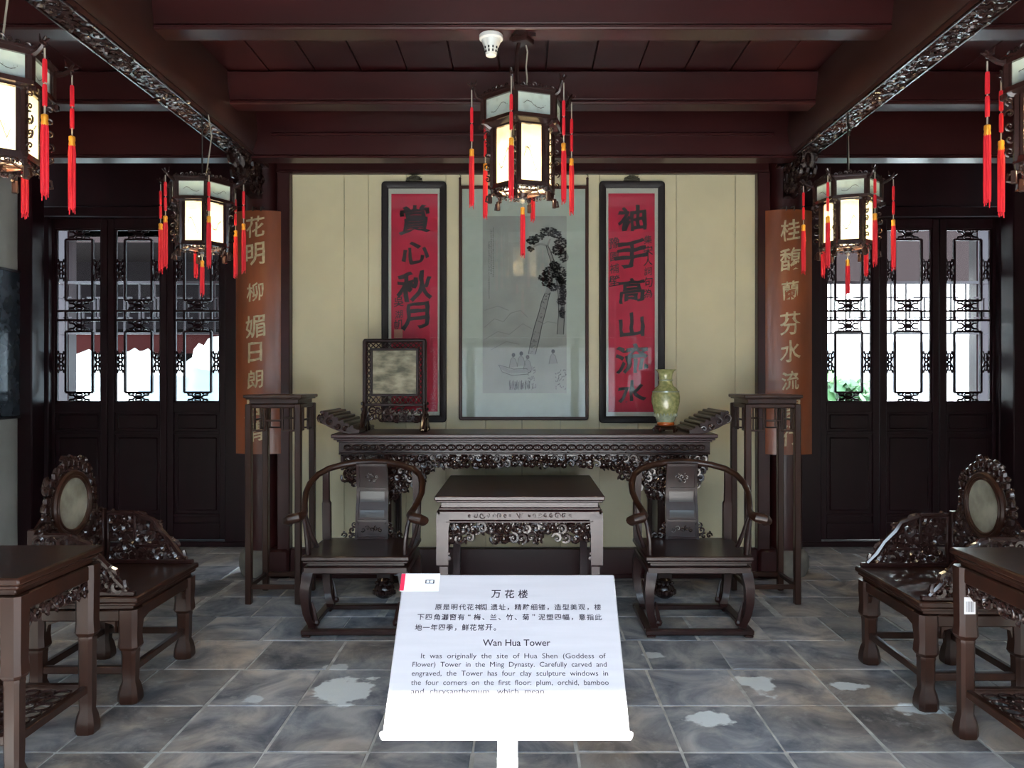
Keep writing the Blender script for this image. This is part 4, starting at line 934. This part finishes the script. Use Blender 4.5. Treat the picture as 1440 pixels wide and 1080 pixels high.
# ================================================================== HORSESHOE CHAIRS
def horseshoe():
    e = empty('horseshoe_chair', (-.975, 4.46, 0), 0, 'dark horseshoe-back armchair in front of the altar, left of the square table', 'chair', 'horseshoe armchairs beside the square table')
    hw, D, SH = .315, .54, .468
    b = MB().box(-hw, hw, 0, D, SH-.028, SH, .006).box(-hw+.01, hw-.01, .01, D-.01, SH-.042, SH-.028, .004); b.build('seat', WOOD, e)
    MB().box(-hw+.03, hw-.03, .03, D-.03, SH-.062, SH-.042, .003).build('waist', WOOD, e)
    b = MB()
    for (x0, x1, y0, y1) in ((-hw+.01, hw-.01, .008, .035), (-hw+.01, hw-.01, D-.035, D-.008), (-hw+.008, -hw+.035, .01, D-.01), (hw-.035, hw-.008, .01, D-.01)): b.box(x0, x1, y0, y1, SH-.105, SH-.062, .007)
    b.build('seat_apron', WOOD, e)
    for sx in (-1, 1):
        for fy in (0, 1):
            cy = .035 if fy == 0 else D-.035; sy = -1 if fy == 0 else 1
            l = MB(); secs = []
            for z, o, w in ((SH-.066, -.012, .055), (SH-.11, .0, .062), (.28, .012, .054), (.20, .012, .048), (.13, .004, .044), (.09, -.008, .045), (.06, -.022, .05), (.035, -.02, .04)):
                secs.append(rect_section(sx*(hw-.035+o), cy+sy*o, z, w, w))
            l.loft(secs); l.ball((sx*(hw-.082), cy+sy*.0, .075), .022, n=8, sy=1.1); l.tube([(sx*(hw-.06), cy+sy*.012, .20), (sx*(hw-.072), cy+sy*.01, .14), (sx*(hw-.08), cy+sy*.005, .09)], [.004, .012, .014], 6)
            l.build('leg', WOOD, e, smooth=35)
    b = MB()
    b.box(-hw, hw, -.005, .045, .012, .04, .005).box(-hw, hw, D-.045, D+.005, .012, .04, .005).box(-hw, -hw+.05, .04, D-.04, .012, .04, .005).box(hw-.05, hw, .04, D-.04, .012, .04, .005)
    for sx in (-1, 1):
        for y in (.02, D-.02): b.box(sx*hw*.98-.05 if sx > 0 else sx*hw*.98, sx*hw*.98 if sx > 0 else sx*hw*.98+.05, y-.03, y+.03, 0, .014, .003)
    b.box(-hw+.06, hw-.06, .0, .01, .036, .046, .003); b.build('base_stretcher', WOOD, e)
    # curved crest rail with scrolled hands
    half = [(.385, .05, .655), (.40, .025, .672), (.375, .0, .686), (.335, .005, .694), (.315, .05, .70), (.318, .10, .715), (.338, .17, .752), (.355, .25, .80), (.352, .33, .848), (.325, .41, .893), (.27, .47, .925), (.19, .51, .945), (.10, .53, .958)]
    path = [(-x, y, z) for x, y, z in half] + [(0, .535, .962)] + half[::-1]
    hr = [.020, .028, .031, .030, .024, .019, .018, .0185, .019, .0195, .02, .0205, .021]
    MB().tube(path, hr+[.021]+hr[::-1], 10).build('horseshoe_rail', WOOD2, e)
    for sx in (-1, 1):
        b = MB().tube([(sx*.283, .05, SH), (sx*.286, .04, SH+.08), (sx*.30, .045, .64), (sx*.315, .06, .70)], [.016, .015, .013, .012], 8); b.build('front_post', WOOD, e)
        b = MB().tube([(sx*.285, .25, SH), (sx*.32, .24, SH+.09), (sx*.345, .22, .66), (sx*.348, .215, .775)], [.014, .013, .011, .010], 8); b.build('side_spindle', WOOD, e)
        b = MB().loft([rect_section(sx*.288, .50, SH, .05, .04), rect_section(sx*.29, .50, .70, .052, .04), rect_section(sx*.292, .495, .715, .04, .034), rect_section(sx*.285, .465, .915, .038, .032)]); b.build('rear_post', WOOD, e)
        b = MB(); F = lambda u, v, w: (sx*u, .505-w, v)      # carved spandrel at the foot of the splat
        carve(b, F, lambda u, v: (v-SH) < .11*(1-(u-.10)/.12), .10, .20, SH, SH+.11, .033, seed=2, th=.006, leaf=1); b.build('carved_spandrel', CARVE, e)
    sp = MB(); N = 10; secs = []
    yc = lambda t: .505+.035*math.sin(PI*t*1.0)*(1 if t > .4 else .6)-.0*t
    Sp = lambda u, t, o: (u, yc(t)-o, SH+t*(.955-SH))
    wid = lambda t: .098-.008*t
    for i in range(N+1):
        t = i/N; w = wid(t); secs.append([Sp(-w, t, .012), Sp(w, t, .012), Sp(w, t, -.006), Sp(-w, t, -.006)])
    sp.loft(secs); spl = sp.build('splat', WOOD, e)
    r = MB()
    for s in (-1, 1): r.loft([[Sp(s*wid(i/N)-.009, i/N, .02), Sp(s*wid(i/N)+.009, i/N, .02), Sp(s*wid(i/N)+.009, i/N, -.008), Sp(s*wid(i/N)-.009, i/N, -.008)] for i in range(N+1)])
    for t in (.02, .24, .66, .98): r.box(-wid(t), wid(t), Sp(0, t, .02)[1], Sp(0, t, 0)[1], Sp(0, t, 0)[2]-.007, Sp(0, t, 0)[2]+.007)
    r.build('splat_rail', WOOD, spl)
    c = MB(); F = lambda u, v, w: (u, Sp(0, v, .012+w)[1], Sp(0, v, 0)[2])
    for k in range(7):
        a = k*2*PI/6; q = 0 if k == 6 else 1; FF = lambda u, v, w: (u, Sp(0, .82, .013+w)[1], Sp(0, .82, 0)[2]+v)
        curl(c, FF, q*.028*math.cos(a), q*.028*math.sin(a), .013, random.Random(k), .0036)
    for k in range(5): FF = lambda u, v, w: (u, Sp(0, .12, .013+w)[1], Sp(0, .12, 0)[2]+v); curl(c, FF, -.056+.028*k, .01*(k % 2), .016, random.Random(k+9), .004)
    c.build('carved_medallion', CARVE, spl)
    b = MB().loft([[Sp(-.078, t, .0125), Sp(.078, t, .0125), Sp(.078, t, .0145), Sp(-.078, t, .0145)] for t in (.28, .36, .45, .54, .62)]); b.build('smooth_panel', TEALP, spl)
    return e
hc = horseshoe()
o = copy_tree(hc); o.location.x = 1.03; o['label'] = 'dark horseshoe-back armchair in front of the altar, right of the square table'

# ================================================================== FLOWER STANDS
def stand():
    e = empty('flower_stand', (-1.66, 5.29, 0), 0, 'tall slim dark flower stand beside the left column', 'stand', 'tall flower stands beside the columns')
    w, d, H = .165, .17, 1.395
    MB().box(-w-.03, w+.03, -d-.03, d+.03, H-.022, H, .004).box(-w-.018, w+.018, -d-.018, d+.018, H-.032, H-.022, .003).box(-w+.002, w-.002, -d+.002, d-.002, H-.06, H-.03, .003).build('top', WOOD2, e)
    MB().box(-w-.008, w+.008, -d-.008, -d+.03, H-.09, H-.06, .006).box(-w-.008, w+.008, d-.03, d+.008, H-.09, H-.06, .006).box(-w-.008, -w+.03, -d, d, H-.09, H-.06, .006).box(w-.03, w+.008, -d, d, H-.09, H-.06, .006).build('rim', WOOD2, e)
    for sx in (-1, 1):
        for sy in (-1, 1): MB().box(sx*w-.021, sx*w+.021, sy*d-.021, sy*d+.021, 0, H-.062, .005).build('leg', WOOD2, e)
    for k in range(4):
        M = Matrix.Rotation(k*PI/2, 4, 'Z'); h, q = (w, d) if k % 2 == 0 else (d, w)
        b = MB(); y0, y1 = -q-.008, -q+.008; z = H-.09
        b.box(-h, -h*.36, y0, y1, z-.155, z-.143, .003, M).box(h*.36, h, y0, y1, z-.155, z-.143, .003, M)
        for s in (-1, 1): b.box(s*h*.36-.006, s*h*.36+.006, y0, y1, z-.155, z, .003, M); b.box(s*h*.80-.0, s*h*.80+.006, y0, y1, z-.143, z, .002, M)
        b.box(-h*.36, h*.36, y0, y1, z-.088, z-.076, .003, M)
        b.build('fret_apron', WOOD2, e)
        MB().box(-h, h, -q-.012, -q+.012, .10, .13, .003, M).build('stretcher', WOOD2, e)
    return e
st = stand()
o = copy_tree(st); o.location.x = 1.665; o['label'] = 'tall slim dark flower stand beside the right column'

# ================================================================== MARBLE-BACK CHAIRS and TEA TABLES (built for the left side, facing +X)
def turned_leg(e, cx, cy, top, m, w=.092):
    l = MB(); brk = top*.60
    secs = [(w, top), (w*1.0, top-.06), (w*.92, brk+.05), (w*.98, brk+.02), (w*1.02, brk), (w*.88, brk-.012), (w*.74, brk-.018), (w*.76, brk-.03), (w*.72, brk-.036), (w*.70, .14), (w*.66, .10), (w*.86, .075), (w*1.0, .04), (w*1.02, .012), (w*.9, 0)]
    S = []
    for ww, z in secs:
        h = ww/2; c = ww*.2; S.append([(cx-h+c, cy-h, z), (cx+h-c, cy-h, z), (cx+h, cy-h+c, z), (cx+h, cy+h-c, z), (cx+h-c, cy+h, z), (cx-h+c, cy+h, z), (cx-h, cy+h-c, z), (cx-h, cy-h+c, z)])
    l.loft(S); l.build('leg', m, e, smooth=30)
def marble_chair():
    e = empty('marble_back_chair', (-2.04, 3.86, 0), 0, 'carved dark armchair with an oval marble back on the left, beside the left tea table', 'chair', 'carved armchairs with oval marble backs')
    w, d, SH = .27, .34, .50       # half depth (x), half width (y)
    MB().box(-w, w, -d, d, SH-.03, SH, .007).box(-w+.012, w-.012, -d+.012, d-.012, SH-.045, SH-.03, .004).build('seat', WOOD2, e)
    b = MB().box(-w+.03, w-.03, -d+.03, d-.03, SH-.065, SH-.045, .003)
    for k in range(4):
        M = Matrix.Rotation(k*PI/2, 4, 'Z'); h, q = (w, d) if k % 2 == 0 else (d, w)
        b.box(-h+.02, h-.02, -q+.02, -q+.045, SH-.12, SH-.065, .006, M)
        for s in (-1, 1): b.prism([(s*(h-.11), SH-.12), (s*(h-.17), SH-.12), (s*(h-.12), SH-.135), (s*(h-.11), SH-.17)], lambda u, v: M @ Vector((u, -q+.025, v)), lambda u, v: M @ Vector((u, -q+.042, v)))
    b.build('apron', WOOD2, e)
    for sx in (-1, 1):
        for sy in (-1, 1): turned_leg(e, sx*(w-.055), sy*(d-.055), SH-.065, WOOD2)
    b = MB()
    for sy in (-1, 1): b.box(-w+.06, w-.06, sy*(d-.055)-.014, sy*(d-.055)+.014, .13, .165, .004)
    for sx in (-1, 1): b.box(sx*(w-.055)-.014, sx*(w-.055)+.014, -d+.06, d-.06, .13, .165, .004)
    b.build('stretcher', WOOD2, e)
    # back: plane x = -w+.03, coordinates (y, z)
    xb = -w+.035
    F = lambda u, v, w_: (xb+w_, u, v)
    cz = .875
    ring = MB(); n = 40
    for (r0, rt, off) in ((.150, .016, .012), (.133, .008, .02)):
        ring.tube([(xb+off, r0*math.cos(2*PI*k/n), cz+r0*1.02*math.sin(2*PI*k/n)) for k in range(n+1)], rt, 8, caps=False)
    ring.build('medallion_ring', WOOD2, e)
    m = MB().loft([[(xb+.004, .132*math.cos(2*PI*k/n), cz+.135*math.sin(2*PI*k/n)) for k in range(n)], [(xb+.016, .132*math.cos(2*PI*k/n), cz+.135*math.sin(2*PI*k/n)) for k in range(n)]])
    m.build('oval_marble', MARBO, e, label='pale oval marble plaque')
    c = MB()
    def inside(u, v):
        q = math.hypot(u, (v-cz)); 
        if q < .163: return False
        if q < .225: return True
        if v < .86 and abs(u) < .30+.02*math.sin(v*40) and v < .87-1.1*max(0, abs(u)-.20)-.0: return True
        return False
    carve(c, F, inside, -.32, .32, .55, 1.11, .042, seed=21, th=.0115, leaf=1)
    for k in range(30):
        a = 2*PI*k/30
        if math.sin(a) > -.75: c.ball((xb+.008, .205*math.cos(a), cz+.205*math.sin(a)), .024, sx=.7, n=7); 
    c.prism([(-.30, .54), (.30, .54), (.30, .78), (.20, .86), (.155, .83), (.12, .76), (.05, .725), (-.05, .725), (-.12, .76), (-.155, .83), (-.20, .86), (-.30, .78)], lambda u, v: (xb-.008, u, v), lambda u, v: (xb+.003, u, v))
    c.build('carved_back', CARVE, e)
    MB().box(xb-.02, xb+.02, -.31, .31, SH, SH+.045, .004).box(xb-.018, xb+.018, -.31, -.275, SH, .80, .004).box(xb-.018, xb+.018, .275, .31, SH, .80, .004).build('back_frame', WOOD, e)
    for sy in (-1, 1):
        a = MB(); y = sy*(d-.03); prof = lambda u: .28-.02*(u > .16)-.55*max(0, u-.24)-.08*(u > .3)
        G = lambda u, v, w_: (xb+.02+u, y-sy*w_*0-w_*sy*-1, SH+v)
        carve(a, G, lambda u, v: v < (.26 if u < .22 else .26-1.0*(u-.22)), .02, .43, .02, .27, .052, seed=31, th=.0125, leaf=1)
        a.tube([(xb+.02, y, SH+.275), (xb+.16, y, SH+.275), (xb+.20, y, SH+.26), (xb+.27, y, SH+.235), (xb+.30, y, SH+.19), (xb+.36, y, SH+.13), (xb+.40, y, SH+.07), (xb+.45, y, SH+.02)], [.013, .013, .017, .015, .018, .015, .016, .012], 7)
        a.build('carved_arm', CARVE, e)
        g = MB().box(xb+.02, xb+.032, y-.012, y+.012, SH, SH+.28, .003).box(xb+.02, xb+.17, y-.012, y+.012, SH+.265, SH+.28, .003).box(xb+.165, xb+.178, y-.012, y+.012, SH+.13, SH+.28, .003).box(xb+.02, w-.02, y-.014, y+.014, SH, SH+.022, .004)
        g.box(xb+.17, xb+.33, y-.012, y+.012, SH+.09, SH+.103, .003)
        g.build('arm_frame', WOOD, e)
    return e
mc = marble_chair()
o = copy_tree(mc); o.location = (2.05, 3.78, 0); o.rotation_euler.z = PI; o['label'] = 'carved dark armchair with an oval marble back on the right, behind the stickered tea table'
def tea_table():
    e = empty('tea_table', (-2.05, 3.03, 0), 0, 'square brown tea table with lattice shelf at the lower left, before the left marble chair', 'table', 'tea tables beside the marble-back chairs')
    w, d, H = .245, .28, .785
    MB().box(-w, w, -d, d, H-.028, H, .007).box(-w+.012, w-.012, -d+.012, d-.012, H-.045, H-.028, .005).build('tabletop', WOOD2, e)
    MB().box(-w+.03, w-.03, -d+.03, d-.03, H-.07, H-.045, .004).build('waist', WOOD2, e)
    for k in range(4):
        M = Matrix.Rotation(k*PI/2, 4, 'Z'); h, q = (w, d) if k % 2 == 0 else (d, w)
        MB().box(-h+.018, h-.018, -q+.018, -q+.042, H-.135, H-.07, .006, M).build('apron', WOOD2, e)
        c = MB(); F = lambda u, v, w_: tuple(M @ Vector((u, -q+.032-w_, v)))
        carve(c, F, lambda u, v: True, -h+.07, h-.07, H-.19, H-.14, .045, seed=40+k, th=.010, leaf=1); c.build('openwork_apron', CARVE, e)
    for sx in (-1, 1):
        for sy in (-1, 1): turned_leg(e, sx*(w-.045), sy*(d-.045), H-.07, WOOD2, .082)
    b = MB()
    for sy in (-1, 1): b.box(-w+.06, w-.06, sy*(d-.045)-.014, sy*(d-.045)+.014, .17, .205, .004)
    for sx in (-1, 1): b.box(sx*(w-.045)-.014, sx*(w-.045)+.014, -d+.06, d-.06, .17, .205, .004)
    b.build('stretcher', WOOD2, e)
    s = MB(); F = lambda u, v, w_: (u, v, .19+w_)
    for i in range(5):
        for j in range(6):
            x, y = -w+.08+(2*w-.16)*(i+.5)/5, -d+.08+(2*d-.16)*(j+.5)/6
            s.tube([F(x+.034*math.cos(k*PI/4), y+.036*math.sin(k*PI/4), 0) for k in range(9)], .0055, 5)
    s.build('lattice_shelf', WOOD, e)
    return e
tt = tea_table()
o = copy_tree(tt); o.location = (2.06, 2.99, 0); o['label'] = 'square brown tea table at the lower right with a small white sticker on its leg'
t2 = empty('price_sticker', (1.855, 3.1845, .56), 0, 'small white barcode sticker on the right tea table leg', 'sticker')
MB().box(-.024, .022, -.001, .0005, -.035, .035).build('label_paper', STICK, t2)
b = MB(); rnd = random.Random(2)
for i in range(9): x = -.018+.004*i; b.box(x, x+rnd.choice((.001, .002)), -.0016, -.0009, -.026, .018)
b.build('bars', SIGNT, t2)

# ================================================================== SIGN STAND
sg = empty('information_sign', (-.04, 2.04, 0), 0, 'slanted pale information sign on a white post in the foreground', 'sign')
tilt = math.atan2(.302, .32); cy, czs = 2.04-2.04, .789; Lh = .22
Mx = Matrix.Translation((0, 0, czs)) @ Matrix.Rotation(tilt, 4, 'X')
pl = MB().box(-.302, .302, -Lh, Lh, -.02, .0, .003).build('plate', SIGNM, sg); pl.matrix_local = Mx
MB().box(-.31, .31, -Lh-.012, -Lh+.0, -.03, .004, .004).build('bottom_lip', SIGNP, sg).matrix_local = Mx
b = MB().box(-.027, .027, -.02, .02, .012, czs-.02, .004); b.build('post', SIGNP, sg)
MB().lathe([(.17, 0), (.175, .004), (.17, .012), (.05, .016)], 32).build('base_plate', SIGNP, sg)
# pixel -> plate coordinates by ray/plane intersection
Minv = (Matrix.Translation(sg.location) @ Mx).inverted()
def SP(px, py, o=.0012):
    o3 = Minv @ Vector((0, 0, 1.5)); d3 = (Minv.to_3x3() @ Vector(((px-735)/1080, 1, -(py-533)/1080))); t = -o3.z/d3.z; p = o3+d3*t; return p.x, p.y
def line(mb, txt, pxl, pxr, py, size, off=0):
    xl, y = SP(pxl, py); xr, _ = SP(pxr, py)
    mb = MB(); put_text(mb, lambda u, v, w: (u, v, .0009), txt, (xl+xr)/2, y, size, off, width=xr-xl); mb.build('lettering', SIGNT, pl, smooth=0)
m = MB()
def cjk(mb, txt, pxl, pxr, py, size, off=0):   # evenly spaced characters
    mb = MB(); xl, y = SP(pxl, py); xr, _ = SP(pxr, py); n = len(txt)
    for i, ch in enumerate(txt):
        u = xl+(xr-xl)*(i+.5)/n
        dx, dy = ((-.25, -.3) if ch in '，。、' else (0, .28) if ch in '“”' else (0, 0)); put_text(mb, lambda a, b_, w: (a, b_, .0009), ch, u+dx*size, y+dy*size, size, off)
    mb.build('lettering', SIGNT, pl, smooth=0)
# glyphs of punctuation are scaled small, ideographs full
cjk(m, '万花楼', 688, 745, 835.5, .0285, .012)
cjk(m, '原是明代花神阁遗址，精雕细镂，造型美观，楼', 611, 846, 854, .0200, .012)
cjk(m, '下四角漏窗有“梅、兰、竹、菊”泥塑四幅，意指此', 586, 847, 868, .0200, .012)
cjk(m, '地一年四季，鲜花常开。', 583, 704, 882.5, .0200, .012)
line(m, 'Wan Hua Tower', 679, 774, 904, .026, .008)
line(m, 'It  was  originally  the  site  of  Hua  Shen  (Goddess  of', 592, 852, 923.5, .0195, 0)
line(m, 'Flower)  Tower  in  the  Ming  Dynasty.  Carefully  carved  and', 580, 853, 935.5, .0195, 0)
line(m, 'engraved,  the  Tower  has  four  clay  sculpture  windows  in', 579, 855, 948, .0195, 0)
line(m, 'the  four  corners  on  the  first  floor:  plum,  orchid,  bamboo', 578, 856, 961, .0195, 0)
line(m, 'and  chrysanthemum,  which  mean', 578, 765, 973.5, .0195, 0)
x0, y0 = SP(565, 807); x1, y1 = SP(617, 831.5)
s = MB().box(x0, x1, y1, y0, .0005, .0016).build('sticker', STICK, sg, label='white corner sticker with red end'); s.matrix_local = Mx
s2 = MB().box(x0, x0+.012, y1+.001, y0-.001, .0017, .0021).build('red_band', STRED, s)
b = MB(); xa, ya = SP(598, 821); xb_, yb_ = SP(611, 816)
b.box(xa, xa+.003, ya, yb_, .0017, .0022).box(xb_-.003, xb_, ya, yb_, .0017, .0022).box((xa+xb_)/2-.0012, (xa+xb_)/2+.0012, ya, yb_, .0017, .0022).box(xa, xb_, ya, ya+.0016, .0017, .0022).box(xa, xb_, yb_-.0016, yb_, .0017, .0022)
b.build('bracket_mark', SIGNT, s)
bpy.data.objects.remove(_to)
